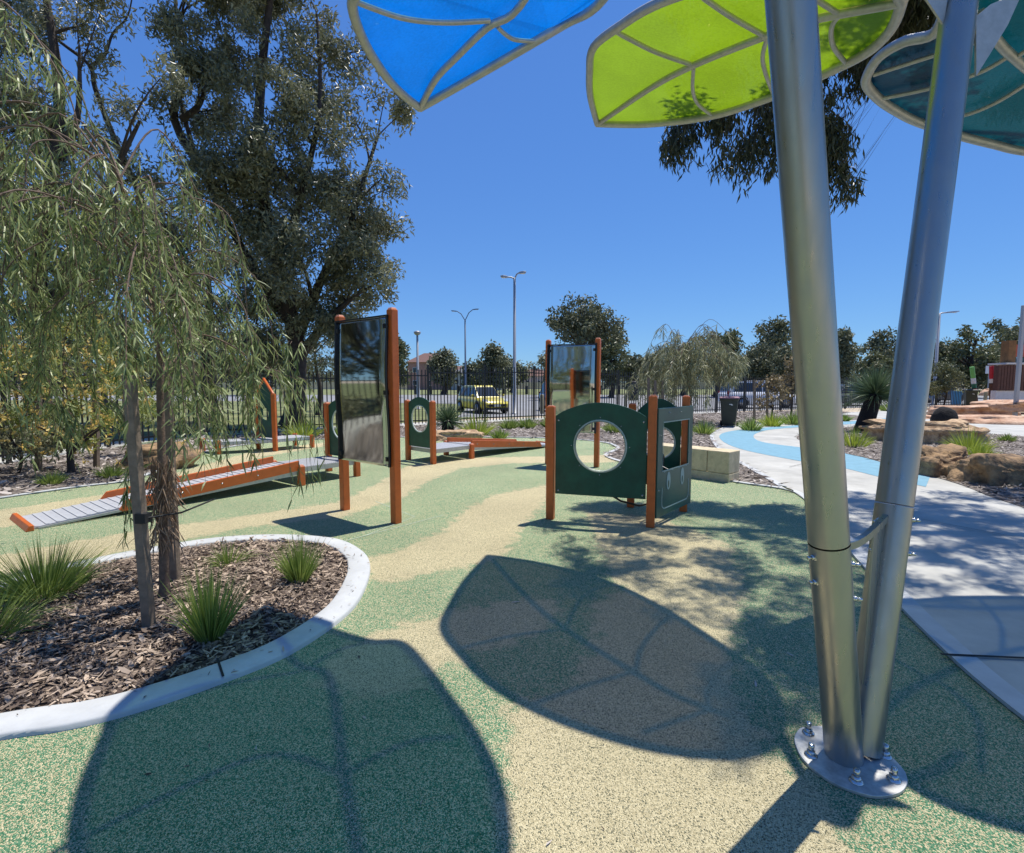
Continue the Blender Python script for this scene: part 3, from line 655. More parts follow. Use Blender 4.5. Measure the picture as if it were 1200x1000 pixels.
# distorting mirrors
def mirror_panel(label, p, q, side, hgt=2.36, zb=.64, zt=2.27):
    mid = (p+q)/2; d = q-p; w_ = d.length/2
    t = thing('distorting_mirror', label, 'play mirror', tuple(mid), math.atan2(d.y, d.x), 'mirror panels hung between orange posts')
    for x in (-w_, w_): add_post(t, x, 0, hgt)
    n = 60; hw = w_-.015
    def off(z): s = (z-zb)/(zt-zb); return side*(.075)+.013*math.sin(s*math.pi*2.2+.6)
    vs = []; fs = []
    for i in range(n+1):
        z = lerp(zb, zt, i/n)
        for j in range(9):
            x = lerp(-hw, hw, j/8); vs.append((x, off(z), z))
    for i in range(n):
        for j in range(8): a = i*9+j; fs.append((a, a+1, a+10, a+9))
    mb = MB(); mb.add(vs, fs, True); mi = mb.build('mirror', mirror_m, t)
    s = mi.modifiers.new('solid', 'SOLIDIFY'); s.thickness = .006; s.offset = 0
    mb = MB()
    for x in (-hw-.004, hw+.004):
        rg = []
        for i in range(n+1):
            z = lerp(zb-.005, zt+.005, i/n); y = off(z); rg.append([Vector((x-.008, y-.014, z)), Vector((x+.008, y-.014, z)), Vector((x+.008, y+.014, z)), Vector((x-.008, y+.014, z))])
        mb.loft(rg)
    mb.box((0, off(zt), zt+.012), (2*hw+.02, .03, .016))
    mb.build('mirror_frame', black_steel, t)
    for x in (-w_, w_):
        for z in (lerp(zb, zt, .05), lerp(zb, zt, .5), lerp(zb, zt, .94)):
            mb = MB(); sx = 1 if x < 0 else -1; mb.box((x+sx*.05, off(z)*.55+side*.01, z), (.035, .07, .05)); mb.build('bracket', black_steel, t, bevel=.004)
    return t
mirror_panel('tall wavy mirror between orange posts, nearest the kerbed bed', gnd(404.5, 597.5), gnd(464.3, 613), -1)
mirror_panel('tall wavy mirror between orange posts, behind the green cubby', gnd(642, 543.6), gnd(699, 547.6), -1, 2.38)
# cubby with a face panel
N_ = gnd(762, 617.5); Lp = gnd(645, 608); Rr = gnd(800.5, 599); Lr = gnd(739, 594)
cub = thing('play_cubby', 'green play cubby with round windows and a smiling face panel', 'play cubby', tuple(N_))
def cpost(p, h):
    ang = math.atan2((N_-Lp).y, (N_-Lp).x); M = Matrix.Rotation(ang, 4, 'Z'); mb = MB(); mb.box((p.x, p.y, h/2), (.09, .09, h), M)
    o = mb.build('post', orange, cub, world=True, bevel=.008)
    mb = MB(); mb.box((p.x, p.y, h+.006), (.062, .062, .012), M); mb.build('cap', orange_cap, o, world=True, bevel=.004)
cpost(N_, 1.42); cpost(Lp, 1.295); cpost(Rr, 1.40); cpost(Lr, 1.30)
d = N_-Lp; W_ = d.length; U = d.normalized(); s0 = .055
fp_ = panel('side_panel', [(x+s0, z) for x, z in arch(W_-2*s0, .30, 1.19, .155)], [circle(W_/2+.0, .862, .29, 44)], Lp, U, (0, 0, 1), .019, green_board, cub)
ring('window_rim', Lp+U*(W_/2)+Vector((0, 0, .862)), .285, .016, U.cross(Vector((0, 0, 1))), board_edge, fp_, world=True)
clear = bpy.data.materials.new('clear_dome'); clear.use_nodes = True
_p = clear.node_tree.nodes['Principled BSDF']; _p.inputs['Transmission Weight'].default_value = 1; _p.inputs['Roughness'].default_value = .0; _p.inputs['IOR'].default_value = 1.45
_l = clear.node_tree.links; _tr = clear.node_tree.nodes.new('ShaderNodeBsdfTransparent'); _gl = clear.node_tree.nodes.new('ShaderNodeBsdfGlossy'); _gl.inputs['Roughness'].default_value = .02
_fr = clear.node_tree.nodes.new('ShaderNodeFresnel'); _fr.inputs[0].default_value = 1.3; _mx = clear.node_tree.nodes.new('ShaderNodeMixShader')
_l.new(_fr.outputs[0], _mx.inputs[0]); _l.new(_tr.outputs[0], _mx.inputs[1]); _l.new(_gl.outputs[0], _mx.inputs[2]); _l.new(_mx.outputs[0], clear.node_tree.nodes['Material Output'].inputs[0])
Nn = U.cross(Vector((0, 0, 1))); mb = MB(); M = (Nn).to_track_quat('Z', 'Y').to_matrix().to_4x4()
prof_ = [(.285*math.cos(a), .10*math.sin(a)) for a in [i*math.pi/2/8 for i in range(9)]]; prof_[-1] = (.0005, .10)
mb.lathe(prof_, Lp+U*(W_/2)+Vector((0, 0, .862)), 32, M); mb.build('clear_dome', clear, fp_, world=True)
for x, z in ((.09, 1.14), (.09, .34), (W_-.09, 1.14), (W_-.09, .34)): hexbolt(Lp+U*x+Vector((0, 0, z))+Nn*.009, Nn, fp_, .45)
for i in range(8):
    a = i*math.pi/4+math.pi/2; hexbolt(Lp+U*(W_/2+.32*math.cos(a))+Vector((0, 0, .862+.32*math.sin(a)))+Nn*.009, Nn, fp_, .28)
d = Rr-N_; W_ = d.length; U = d.normalized(); Nn = U.cross(Vector((0, 0, 1))); off_ = Nn*.058; O = N_+off_
fw = W_+.06
face = panel('face_panel', [(.0, .10), (fw, .10), (fw, 1.29), (.0, 1.29)], [[(.13*fw, .60), (.88*fw, .60), (.88*fw, 1.135), (.13*fw, 1.135)]], O, U, (0, 0, 1), .019, mat('face_board', (.030, .098, .075), .4, var=.12, vscale=10), cub, bevel=.006)
def stripw(pts, wd, m, parent, name='face_marking', closed=False):
    pts = [Vector((p[0], p[1], 0)) for p in pts]; ol_, il = offset(pts, wd/2, closed), offset(pts, -wd/2, closed); k_ = len(pts); mb = MB()
    Q = lambda p: O+U*p.x+Vector((0, 0, p.y))+Nn*.0125
    mb.add([Q(p) for p in ol_]+[Q(p) for p in il], [(i, (i+1) % k_, k_+(i+1) % k_, k_+i) for i in range(k_ if closed else k_-1)])
    return mb.build(name, m, parent, world=True)
mark = mat('routed_white', (.40, .50, .44), .6)
sm = [(.13*fw, .42), (.13*fw, .235), (.17*fw, .19), (.24*fw, .18), (.78*fw, .18), (.86*fw, .19), (.90*fw, .235), (.90*fw, .42)]
stripw(catmull([Vector((a, b, 0)) for a, b in sm], 5), .014, mark, face)
for ex in (.30, .70):
    e = circle(ex*fw, .475, .045, 24, .095); stripw(e, .012, mark, face, 'eye', True)
    ii = circle(ex*fw, .44, .018, 20, .042); k_ = len(ii); mb = MB(); mb.add([O+U*a+Vector((0, 0, b))+Nn*.0122 for a, b in circle(ex*fw, .475, .040, 24, .088)], [tuple(range(24))]); mb.build('eye_white', mark, face, world=True)
    mb = MB(); mb.add([O+U*a+Vector((0, 0, b))+Nn*.0135 for a, b in ii], [tuple(range(k_))]); mb.build('pupil', green_board, face, world=True)
    stripw([((ex-.12)*fw, .60-.02), ((ex-.10)*fw, .605-.01), ((ex+.10)*fw, .605-.01), ((ex+.12)*fw, .58)], .010, mark, face, 'brow')
wr = [(.13*fw, .60), (.88*fw, .60), (.88*fw, 1.135), (.13*fw, 1.135)]
stripw(wr, .014, mark, face, 'window_edge', True)
for x, z in ((.28*fw, 1.235), (.6*fw, 1.235), (.04*fw, 1.0), (.04*fw, .4), (.95*fw, .9), (.95*fw, .2)): hexbolt(O+U*x+Vector((0, 0, z))+Nn*.009, Nn, face, .35)
cw = O+U*(.42*fw)-Nn*.17+Vector((0, 0, .62)); ring('steering_wheel', cw, .13, .014, Nn+Vector((0, 0, -.25)), rubber_black, cub, world=True)
mb = MB(); mb.tube([cw, O+U*(.42*fw)-Nn*.01+Vector((0, 0, .56))], .014, 8); mb.build('steering_column', black_steel, cub, world=True)
d = Rr-Lr; W_ = d.length; U2 = d.normalized()
rp_ = panel('side_panel', [(x+.05, z) for x, z in arch(W_-.10, .30, 1.19, .18)], [circle(W_/2, .83, min(.25, W_/2-.11), 40)], Lr, U2, (0, 0, 1), .019, green_board, cub)
ring('window_rim', Lr+U2*(W_/2)+Vector((0, 0, .83)), min(.245, W_/2-.115), .014, U2.cross(Vector((0, 0, 1))), board_edge, rp_, world=True)
mb = MB(); mb.tube([Lp+(N_-Lp)*.6+Vector((0, .03, .33)), Lp+(N_-Lp)*.75+Vector((0.0, .2, .22)), N_+Vector((-.05, .3, .16)), Rr+Vector((-.08, .02, .16))], .012, 8); mb.build('brace', black_steel, cub, world=True)
# ------------------------------------------------------------------ limestone block wall
K = gnd(854, 566); wd = Vector((-.67, .74, 0)).normalized(); wn = Vector((wd.y, -wd.x, 0))
if wn.x < 0: wn = -wn
rz = math.atan2(wd.y, wd.x)
t = thing('limestone_wall', 'low cream limestone block wall beside the curving path', 'wall', tuple(K))
x = 0
for i, L in enumerate((.37, 1.05)):
    c = K+wd*(x+L/2-.0)+wn*.19; M = Matrix.Rotation(rz, 4, 'Z'); mb = MB(); mb.box((c.x, c.y, .31), (L-.012, .38, .35), M); b = mb.build('block', limestone, t, world=True, bevel=.012, seg=3); x += L
c = K+wd*(x/2)+wn*.19; mb = MB(); mb.box((c.x, c.y, .055), (x-.005, .37, .15), Matrix.Rotation(rz, 4, 'Z')); mb.build('footing_course', limestone, t, world=True, bevel=.01)
# ------------------------------------------------------------------ fences
def fence(pts, hs, label):
    t = thing('picket_fence', label, 'fence', tuple(pts[0]))
    for i in range(len(pts)-1):
        a, b = pts[i], pts[i+1]; d = b-a; L = d.length; u = d.normalized(); nb = max(1, round(L/2.4))
        for j in range(nb):
            p = a+u*(L*j/nb); q = a+u*(L*(j+1)/nb); h0 = lerp(hs[i], hs[i+1], (j+.5)/nb)
            M = Matrix.Rotation(math.atan2(d.y, d.x), 4, 'Z')
            mb = MB(); mb.box((p.x, p.y, h0/2+.04), (.065, .065, h0+.08), M); mb.build('post', black_steel, t, world=True)
            mb = MB(); c = (p+q)/2; l = (q-p).length-.07
            for z in (.18, h0-.22): mb.box((c.x, c.y, z), (l, .04, .04), M)
            npk = int(l/.14)
            for k_ in range(npk):
                s = p+u*(.035+l*(k_+.5)/npk); mb.box((s.x, s.y, h0/2+.03), (.033, .025, h0-.06), M)
            mb.build('panel', black_steel, t, world=True)
fence(fence_line[0:5], [1.8, 1.8, 1.8, 1.8, 1.85], 'black picket fence down the left side behind the yellow flowering shrub')
fence(fence_line[4:7], [1.9, 2.25, 2.2], 'black picket fence across the middle in front of the yellow car')
fence(fence_line[6:10], [2.15, 1.9, 1.9, 1.9], 'black picket fence on the right beyond the wheelie bin')
# ------------------------------------------------------------------ lights and posts
grey_paint = mat('galvanised_pole', (.36, .37, .38), .5, metal=.4)
blue_grey = mat('blue_grey_pole', (.10, .14, .20), .5, metal=.3)
lens = mat('lamp_lens', (.7, .7, .68), .3)
def street_light(px, py_top, Z, label, arms, r=.06, m=grey_paint, name='street_light', head=.55):
    top = at(px, py_top, Z); t = thing(name, label, 'street light', (top.x, top.y, -.03))
    mb = MB(); mb.lathe([(r*1.9, 0), (r*1.9, .03), (r*1.25, .04), (r*1.25, 1.3), (r, 1.35), (r*.75, top.z), (.001, top.z+.02)], (0, 0, 0), 12); mb.build('pole', m, t)
    for sx, ln, up in arms:
        mb = MB(); mb.tube([(0, 0, top.z-.05), (sx*ln*.5, 0, top.z+up*.7), (sx*ln, 0, top.z+up)], r*.45, 8); mb.build('arm', m, t)
        mb = MB(); L = head; x0 = sx*ln; z0 = top.z+up
        rg = []
        for s, hw_, hh in ((0, .05, .03), (.15, .10, .05), (.6, .13, .055), (.95, .11, .035), (1, .05, .015)):
            x = x0+sx*L*s; z = z0+.10*s*L; rg.append([Vector((x, -hw_, z-hh)), Vector((x, hw_, z-hh)), Vector((x, hw_*.8, z+hh)), Vector((x, -hw_*.8, z+hh))])
        mb.loft(rg, smooth=False); hd = mb.build('lamp_head', m, t, bevel=.01)
        mb = MB(); mb.box((x0+sx*L*.6, 0, z0+.06*L-.062), (L*.5, .16, .015)); mb.build('lens', lens, hd)
    return t
street_light(603, 325, 27, 'tall light pole with short arms, between centre equipment and round tree', [(-1, .35, .04), (1, .22, .25)], .085, head=.38)
street_light(545, 375, 60, 'thin blue grey pole with two curved lamp arms', [(-1, .9, 1.0), (1, .9, 1.2)], .11, blue_grey, head=.7)
street_light(489, 392, 32, 'short light pole with one lamp, behind the arched panel', [(-.01, .01, .05)], .085, head=.01)
t = bpy.data.objects['street_light.002']; mb = MB(); tz = at(489, 392, 32).z; mb.lathe([(.001, tz-.02), (.14, tz), (.21, tz+.10), (.22, tz+.18), (.10, tz+.24), (.001, tz+.25)], (0, 0, 0), 16); mb.build('lamp_head', grey_paint, t)
street_light(1101, 367, 40, 'light pole with one long lamp, right of the steel shade poles', [(-1, .5, -.02), (1, .35, .05)], .12, head=1.15)
p = gnd(1189, 492); tz = at(1191, 358, p.y).z
t = thing('camera_post', 'square grey steel post by the brown clad building', 'post', (p.x, p.y, 0)); mb = MB(); mb.box((0, 0, tz/2), (.13, .13, tz)); mb.build('post', grey_paint, t, bevel=.01)
mb = MB(); mb.box((0.22, 0, tz-.08), (.28, .05, .04)); mb.box((.36, 0, tz-.12), (.12, .12, .10)); mb.build('camera', lens, t, bevel=.02)
# ------------------------------------------------------------------ bins
bin_body = mat('bin_green', (.022, .030, .024), .5, var=.15, vscale=8); lid_pink = mat('bin_lid_maroon', (.30, .13, .17), .5); bin_lidg = mat('bin_lid_dark', (.03, .035, .03), .5)
def wheelie(label, loc, rz, lidm, s=1):
    t = thing('wheelie_bin', label, 'bin', loc, rz, 'wheelie bins')
    mb = MB(); rg = []
    for z, hx, hy in ((.06, .21, .22), (.12, .22, .23), (.90, .28, .33), (.94, .285, .34), (.96, .31, .37), (1.0, .31, .37)): rg.append([Vector((x*s, y*s, z*s)) for x, y in ((-hx, -hy), (hx, -hy), (hx, hy), (-hx, hy))])
    mb.loft(rg, smooth=False); mb.build('body', bin_body, t, bevel=.02*s)
    mb = MB(); rg = []
    for z, hx, hy in ((1.0, .32, .385), (1.03, .32, .385), (1.06, .27, .33), (1.07, .2, .26)): rg.append([Vector((x*s, y*s, z*s)) for x, y in ((-hx, -hy), (hx, -hy), (hx, hy), (-hx, hy))])
    mb.loft(rg, smooth=False); mb.build('lid', lidm, t, bevel=.015*s)
    mb = MB(); mb.tube([(-.22*s, .42*s, .97*s), (.22*s, .42*s, .97*s)], .018*s, 8); mb.build('handle', bin_lidg, t)
    for x in (-.27, .27):
        mb = MB(); mb.lathe([(.001, -.03*s), (.10*s, -.03*s), (.10*s, .03*s), (.001, .03*s)], (x*s, .25*s, .10*s), 16, Matrix.Rotation(math.pi/2, 4, 'Y')); mb.build('wheel', rubber_black, t)
    mb = MB(); mb.box((.06*s, -.335*s, .80*s), (.10*s, .012, .03*s)); mb.box((.10*s, -.335*s, .775*s), (.06*s, .012, .02*s)); mb.build('bin_mark', lens, t)
    return t
b1 = gnd(858, 501); wheelie('dark green wheelie bin with a pinkish lid by the curving path', tuple(b1+Vector((0, .3, 0))), -.45, lid_pink, .98*1.05)
b2 = gnd(1136, 477); wheelie('dark wheelie bin beside the blue box', tuple(b2), -.5, bin_lidg, 1.1)
p = gnd(1120, 474.5); t = thing('blue_box', 'bright blue upright box beside the dark bin', 'box', tuple(p), -.4)
mb = MB(); mb.box((0, 0, .48), (.48, .45, .96)); mb.build('body', mat('blue_box_paint', (.05, .30, .52), .5), t, bevel=.02); mb = MB(); mb.box((0, 0, .985), (.50, .47, .04)); mb.build('top', mat('blue_box_top', (.04, .24, .42), .5), t, bevel=.01)
# ------------------------------------------------------------------ rocks
from mathutils import noise as mnoise
def rock(name, label, loc, size, m, seed, rz=0, flat=.0, cat='rock', group=None, sub=4, amp=.28, layer=.0, sq=.62):
    bm = bmesh.new(); bmesh.ops.create_icosphere(bm, subdivisions=sub, radius=1)
    off = Vector((seed*7.3, seed*3.1, seed*1.7))
    for v in bm.verts:
        p = v.co.copy(); q = Vector([math.copysign(abs(c)**sq, c) for c in p])
        n = mnoise.noise(p*1.1+off)*amp*1.4+mnoise.noise(p*2.7+off)*amp*.5+mnoise.noise(p*7+off)*amp*.16
        cell = mnoise.cell(p*1.6+off)*amp*.4
        q = q*(1+n+cell)
        if layer: q.x *= 1+layer*math.sin(q.z*16+3*mnoise.noise(p*2+off)); q.y *= 1+layer*math.sin(q.z*16+3*mnoise.noise(p*2+off))
        v.co = Vector((q.x*size[0]/2, q.y*size[1]/2, max(-.35, q.z)*size[2]*.62+size[2]*.12))
    me = bpy.data.meshes.new(name); bm.to_mesh(me); bm.free(); me.materials.append(m)
    for pl in me.polygons: pl.use_smooth = sub > 3
    o = bpy.data.objects.new(name, me); link(o); o.location = loc; o.rotation_euler.z = rz
    return tag(o, label, cat, group)
def wpx(px, Z): return px/F*Z
g = gnd(1112, 522); rock('boulder', 'long flat layered sandstone boulder under the dark round stump', tuple(g+Vector((0, .75, 0))), (2.5, 1.3, .82), rock_m, 1.3, -.3, layer=.05, sub=5)
g = gnd(1121, 560); rock('boulder', 'brown leaning boulder at the mulch edge, left of the mossy one', tuple(g+Vector((0, .3, 0))), (.85, .6, .58), rock_dark, 2.2, .3, sub=5)
g = gnd(1180, 572); rock('boulder', 'mossy brown boulder cut by the right picture edge', tuple(g+Vector((.15, .35, 0))), (1.1, .7, .58), rock_dark, 3.7, -.2, sub=5)
g = gnd(1120, 503); rock('tree_stump', 'charred dark round stump behind the layered boulder', tuple(g+Vector((0, .5, .0))), (.80, .75, 1.0), charred, 5.1, 0, cat='stump', amp=.10, sq=1.0)
g = gnd(168, 552); rock('boulder', 'reddish flat topped boulder behind the young tree stake', tuple(g+Vector((0, .5, 0))), (1.15, .9, .50), rock_dark, 6.4, 0, sub=4)
g = gnd(535, 517); rock('boulder', 'small flat sandstone rock below the little grass tree', tuple(g+Vector((0, .3, 0))), (1.3, .7, .34), rock_m, 7.5, 0, layer=.05)
# stepped sandstone terrace on the right
tlab = ['lowest terrace slab at the right edge', 'terrace slab above the charred stump', 'broad middle terrace slab', 'topmost terrace slab by the building', 'narrow terrace slab behind the blue box', 'terrace slab at far right edge', 'left terrace slab beside the path']
for i, (px, py, w_, h_, dz) in enumerate([(1175, 497, 3.2, .5, 0), (1150, 488, 3.4, .55, .15), (1190, 484, 3.5, .6, .3), (1195, 474, 4.0, .7, .75), (1140, 481, 3.0, .3, -.05), (1225, 492, 3.0, .6, .45), (1095, 491, 2.0, .22, 0)]):
    g = gnd(px, py); rock('sandstone_slab', 'flat reddish sandstone: '+tlab[i], (g.x, g.y+.5, dz-.05), (w_, 1.8, h_), rock_red, 11+i*1.37, .2*(i % 3-1), cat='rock', group='stepped sandstone slabs on the right', sub=4, amp=.22, layer=.03)
ORD = 'first second third fourth fifth sixth seventh eighth ninth tenth'.split()
# ------------------------------------------------------------------ vegetation
def bez(a, b, c, n=6): return [a*(1-t)**2+b*2*t*(1-t)+c*t*t for t in [i/n for i in range(n+1)]]
def clump_leaves(C, r, n, L, Wd, droop, elong=1.0):
    """C (m,3) clump centres; n leaves each"""
    m = len(C); P = norm(rng.normal(size=(m*n, 3)))*(rng.uniform(0, 1, (m*n, 1))**.45)*np.repeat(r, n)[:, None]
    P[:, 2] *= elong
    D = rng.normal(size=(m*n, 3)); D[:, 2] -= droop; D = norm(D)
    l = L*rng.uniform(.6, 1.25, m*n); C2 = np.repeat(C, n, 0)+P
    V = leaf_quads(C2, D, l, l*Wd, .12)
    rr = np.clip(np.repeat(rng.uniform(0, .55, m), n)+rng.uniform(0, .5, m*n), 0, 1)
    return V, rr
def tree(name, label, base, trunk, blobs, leafm, leaf=(.16, .24), per=90, clump=.42, dens=14, droop=.8, r0=.25, bark=None, cat='tree', group=None, elong=1., twigs=3, limbs=(), rise=.8, thin=1.):
    base = Vector(base); t = thing(name, label, cat, tuple(base), group=group)
    trunk = [Vector(p) for p in trunk]; tp = catmull(trunk, 4); n = len(tp)
    mb = MB(); mb.tube(tp, [r0*(1-.72*i/(n-1))*(1.35 if i == 0 else 1) for i in range(n)], 9)
    rads = [r0*(1-.72*i/(n-1)) for i in range(n)]; alltp = list(tp)
    for lm in limbs:
        lp = catmull([Vector(p) for p in lm], 5); st_ = min(range(n), key=lambda i: (tp[i]-lp[0]).length); k2 = len(lp)
        rr2 = [rads[st_]*.72*(1-.78*i/(k2-1)) for i in range(k2)]; mb.tube(lp, rr2, 8); alltp += lp[3:]; rads += rr2[3:]
    tp = alltp; Cs = []; rs = []
    for bx in blobs:
        c = Vector(bx[0]); rx, rz = bx[1], bx[2]
        # attach on trunk
        bi_ = min(range(len(tp)//4 if len(tp) > 5 else 0, len(tp)), key=lambda i: (tp[i]-c).length*.35+abs(tp[i].z-(c.z-rise*Vector((tp[i].x-c.x, tp[i].y-c.y)).length)))
        a = tp[bi_]; ra = rads[bi_]; L = (c-a).length
        ctl = a+(c-a)*.45+Vector((random.uniform(-.12, .12)*L, random.uniform(-.12, .12)*L, .10*L))
        br = bez(a, ctl, c, 6); rb = min(ra*.55, .03+.022*L+.03*rx)*thin
        mb.tube(br, [lerp(rb, rb*.3, i/6) for i in range(7)], 6, False)
        k_ = max(3, int(random.uniform(.45, 1.25)*dens*(rx*rx+rz*rx)/2/(clump*clump*9)*1.0))
        for j in range(k_):
            v = Vector(rng.normal(size=3)).normalized()*(random.random()**.4); q = c+Vector((v.x*rx, v.y*rx, v.z*rz))
            Cs.append(q); rs.append(clump*random.uniform(.65, 1.25))
            if j % twigs == 0:
                s = br[random.choice((3, 4, 5))]; mid_ = (s+q)/2+Vector((0, 0, .06*rx)); mb.tube([s, mid_, q], [rb*.3, rb*.2, rb*.08+.004], 4, False)
    mb.build('trunk', bark or bark_dark, t, world=True)
    V, rr = clump_leaves(np.array([tuple(c) for c in Cs]), np.array(rs), per, leaf[0], leaf[1], droop, elong)
    np_mesh('crown', V, 4, leafm, t, rnd=rr, world=True)
    return t
def pblobs(lst, Z, sc=1.0, dz=1.2):
    out = []
    for px, py, r in lst:
        Y = Z+random.uniform(-dz, dz); p = at(px, py, Y); rr = r/F*Y*sc; out.append((p, rr, rr*.85))
    return out
# big gum behind the fence (left)
bz = Vector((-8.2, 19, 0))
T1 = pblobs([(420, 250, 42), (428, 305, 34), (400, 345, 42), (350, 300, 48), (360, 225, 48), (310, 330, 42), (447, 210, 16), (452, 268, 15), (445, 330, 14), (300, 255, 48), (250, 205, 42), (300, 175, 45), (360, 165, 38), (250, 130, 36),
             (415, 140, 26), (452, 112, 24), (400, 62, 30), (438, 58, 22), (355, 60, 36), (474, 132, 14), (385, 22, 16), (330, 110, 34), (380, 110, 26), (270, 55, 40), (215, 30, 26), (235, 95, 34), (195, 120, 26), (300, -10, 40), (240, -20, 40), (370, 375, 30), (300, 380, 36), (400, 385, 24), (330, -40, 50), (250, -70, 60), (320, -110, 50),(180,-60,40), (430, 270, 30), (395, 300, 34), (440, 340, 18), (330, 260, 40), (400, 210, 24), (290, 210, 40), (340, 340, 40)], 18.5, 1.0, 1.5)
tree('gum_tree', 'tallest dark gum tree behind the left fence, its limbs reaching the blue canopy', bz, [bz, (-7.9, 19, 2.2), (-8.0, 18.9, 3.8), (-8.4, 18.7, 6.0), (-8.8, 18.5, 9), (-8.6, 18.5, 12), (-8.2, 18.5, 14.5)], T1, gum_leaf, (.19, .32), 170, .52, 34, .7, .36, limbs=[[(-8.3, 18.7, 5.6), at(212, 160, 18.4), at(213, 100, 18.2), at(210, 50, 18), at(203, -20, 18)], [at(213, 140, 18.2), at(232, 125, 18), at(243, 100, 18), at(262, 70, 18)], [(-7.95, 19, 3), (-7.0, 18.8, 5), (-5.6, 18.4, 7.4), (-4.6, 18.3, 10)], [(-8.0, 18.9, 3.6), (-9.4, 18.7, 6), (-10.8, 18.4, 9), (-11.6, 18.4, 12.5)], [(-7.95, 19, 2.4), (-6.6, 19.0, 4.0), (-5.4, 19.0, 5.0)], [(-8.3, 18.7, 5.8), (-7.4, 18.5, 8), (-6.6, 18.4, 11), (-6.6, 18.4, 14)]], group='gum trees behind the fence')
bz = Vector((-13.5, 14.5, 0))
T2 = pblobs([(15, 55, 44), (60, 25, 34), (118, 15, 30), (188, 92, 22), (150, 130, 18), (100, 30, 20), (30, 150, 44), (82, 165, 34), (5, 220, 55), (90, 235, 45), (165, 205, 26), (50, 300, 55), (140, 290, 45), (-60, 100, 70), (-60, 250, 70), (-80, -20, 80), (30, -50, 60), (120, -60, 50), (60, 370, 45), (0, 400, 45), (110, 60, 16), (20, 110, 40)], 14.5, 1.05, 1.3)
tree('gum_tree', 'open gum tree at the far left with thin dark limbs against the sky', bz, [bz, (-13.3, 14.5, 2.5), (-13.0, 14.4, 5), (-12.4, 14.4, 7.5), (-12.2, 14.5, 9.5), (-12.4, 14.5, 12)], T2, gum_leaf, (.17, .28), 150, .44, 26, .7, .28, limbs=[[(-13.2, 14.5, 3), (-11.8, 14.4, 5.2), (-10.8, 14.4, 7.2), (-10.0, 14.4, 8.6)], [(-13.0, 14.4, 5), (-14.0, 14.4, 7.5), (-14.6, 14.4, 10)], [(-12.5, 14.4, 7.2), (-11.7, 14.4, 8.6), (-11.5, 14.4, 10.5)]], group='gum trees behind the fence')
bz = Vector((-12.5, 21, 0))
T3 = pblobs([(200, 300, 46), (235, 340, 44), (170, 350, 45), (230, 390, 40), (160, 400, 40), (280, 410, 36), (320, 415, 28), (200, 250, 40), (100, 330, 45), (100, 400, 45), (260, 290, 40)], 21, .95, 1.5)
tree('gum_tree', 'lower bushy gum tree behind the staked young tree', bz, [bz, (-12.4, 21, 2.5), (-12.2, 21, 4), (-12.2, 21, 6)], T3, gum_leaf, (.21, .32), 150, .6, 32, .6, .28, limbs=[[(-12.3, 21, 3.2), at(190, 290, 20), at(158, 215, 18.5), at(133, 160, 17.5), at(112, 105, 17), at(104, 76, 16.8), at(62, 42, 16.5), at(15, -10, 16.3)], [at(105, 78, 16.8), at(122, 66, 16.7), at(132, 40, 16.6), at(150, 18, 16.5), at(157, -20, 16.5)], [at(60, 40, 16.5), at(40, 10, 16.4), at(32, -20, 16.4)]], group='gum trees behind the fence')
# shady small trees on the lawn seen under the canopy
for (px, Z, h, s, lab) in [(373, 26, 4.6, 1.6, 'small shady tree on the lawn left of the nearer mirror'), (420, 30, 5.2, 1.8, 'small shady tree on the lawn behind the nearer mirror'), (250, 28, 5, 2.0, 'small shady tree on the lawn behind the hanging foliage'), (120, 27, 5, 2.2, 'small shady tree on the lawn behind the flowering shrub')]:
    b = Vector(((px-600)/F*Z, Z, -.03))
    bl = [(b+Vector((random.uniform(-s, s), random.uniform(-s*.6, s*.6), h*random.uniform(.5, .95))), s*.5, s*.42) for _ in range(8)]
    tree('lawn_tree', lab, b, [b, b+Vector((.1, 0, h*.3)), b+Vector((-.1, 0, h*.6)), b+Vector((0, 0, h*.85))], bl, gum_leaf, (.2, .3), 90, .45, 14, .5, .14, group='small trees on the lawn')
# overhanging gum on the right: trunk beyond the frame
bz = Vector((9.6, 6.2, 0))
BR = []
for px, py, Y, rx, rz in [(800, 110, 7.5, .26, .5), (825, 120, 7.6, .28, .6), (850, 140, 7.4, .3, .7), (878, 150, 7.5, .28, .75), (905, 150, 7.6, .25, .7), (935, 120, 7.4, .3, .7), (965, 120, 7.3, .30, .6), (985, 150, 7.3, .26, .7), (975, 190, 7.3, .22, .45), (1000, 60, 7.2, .35, .5), (1030, 30, 7.1, .4, .4), (1065, 10, 7.0, .35, .35), (1090, -20, 7, .4, .4), (1050, -30, 7, .5, .5), (800, 150, 7.5, .22, .4), (790, 170, 7.5, .14, .3), (870, 195, 7.5, .16, .3), (995, 215, 7.3, .2, .3), (960, 180, 7.3, .2, .5), (840, 60, 7.6, .4, .5), (920, 50, 7.6, .45, .5), (960, 20, 7.6, .5, .5)]:
    BR.append((at(px, py, Y), rx, rz))
HS = 6.2
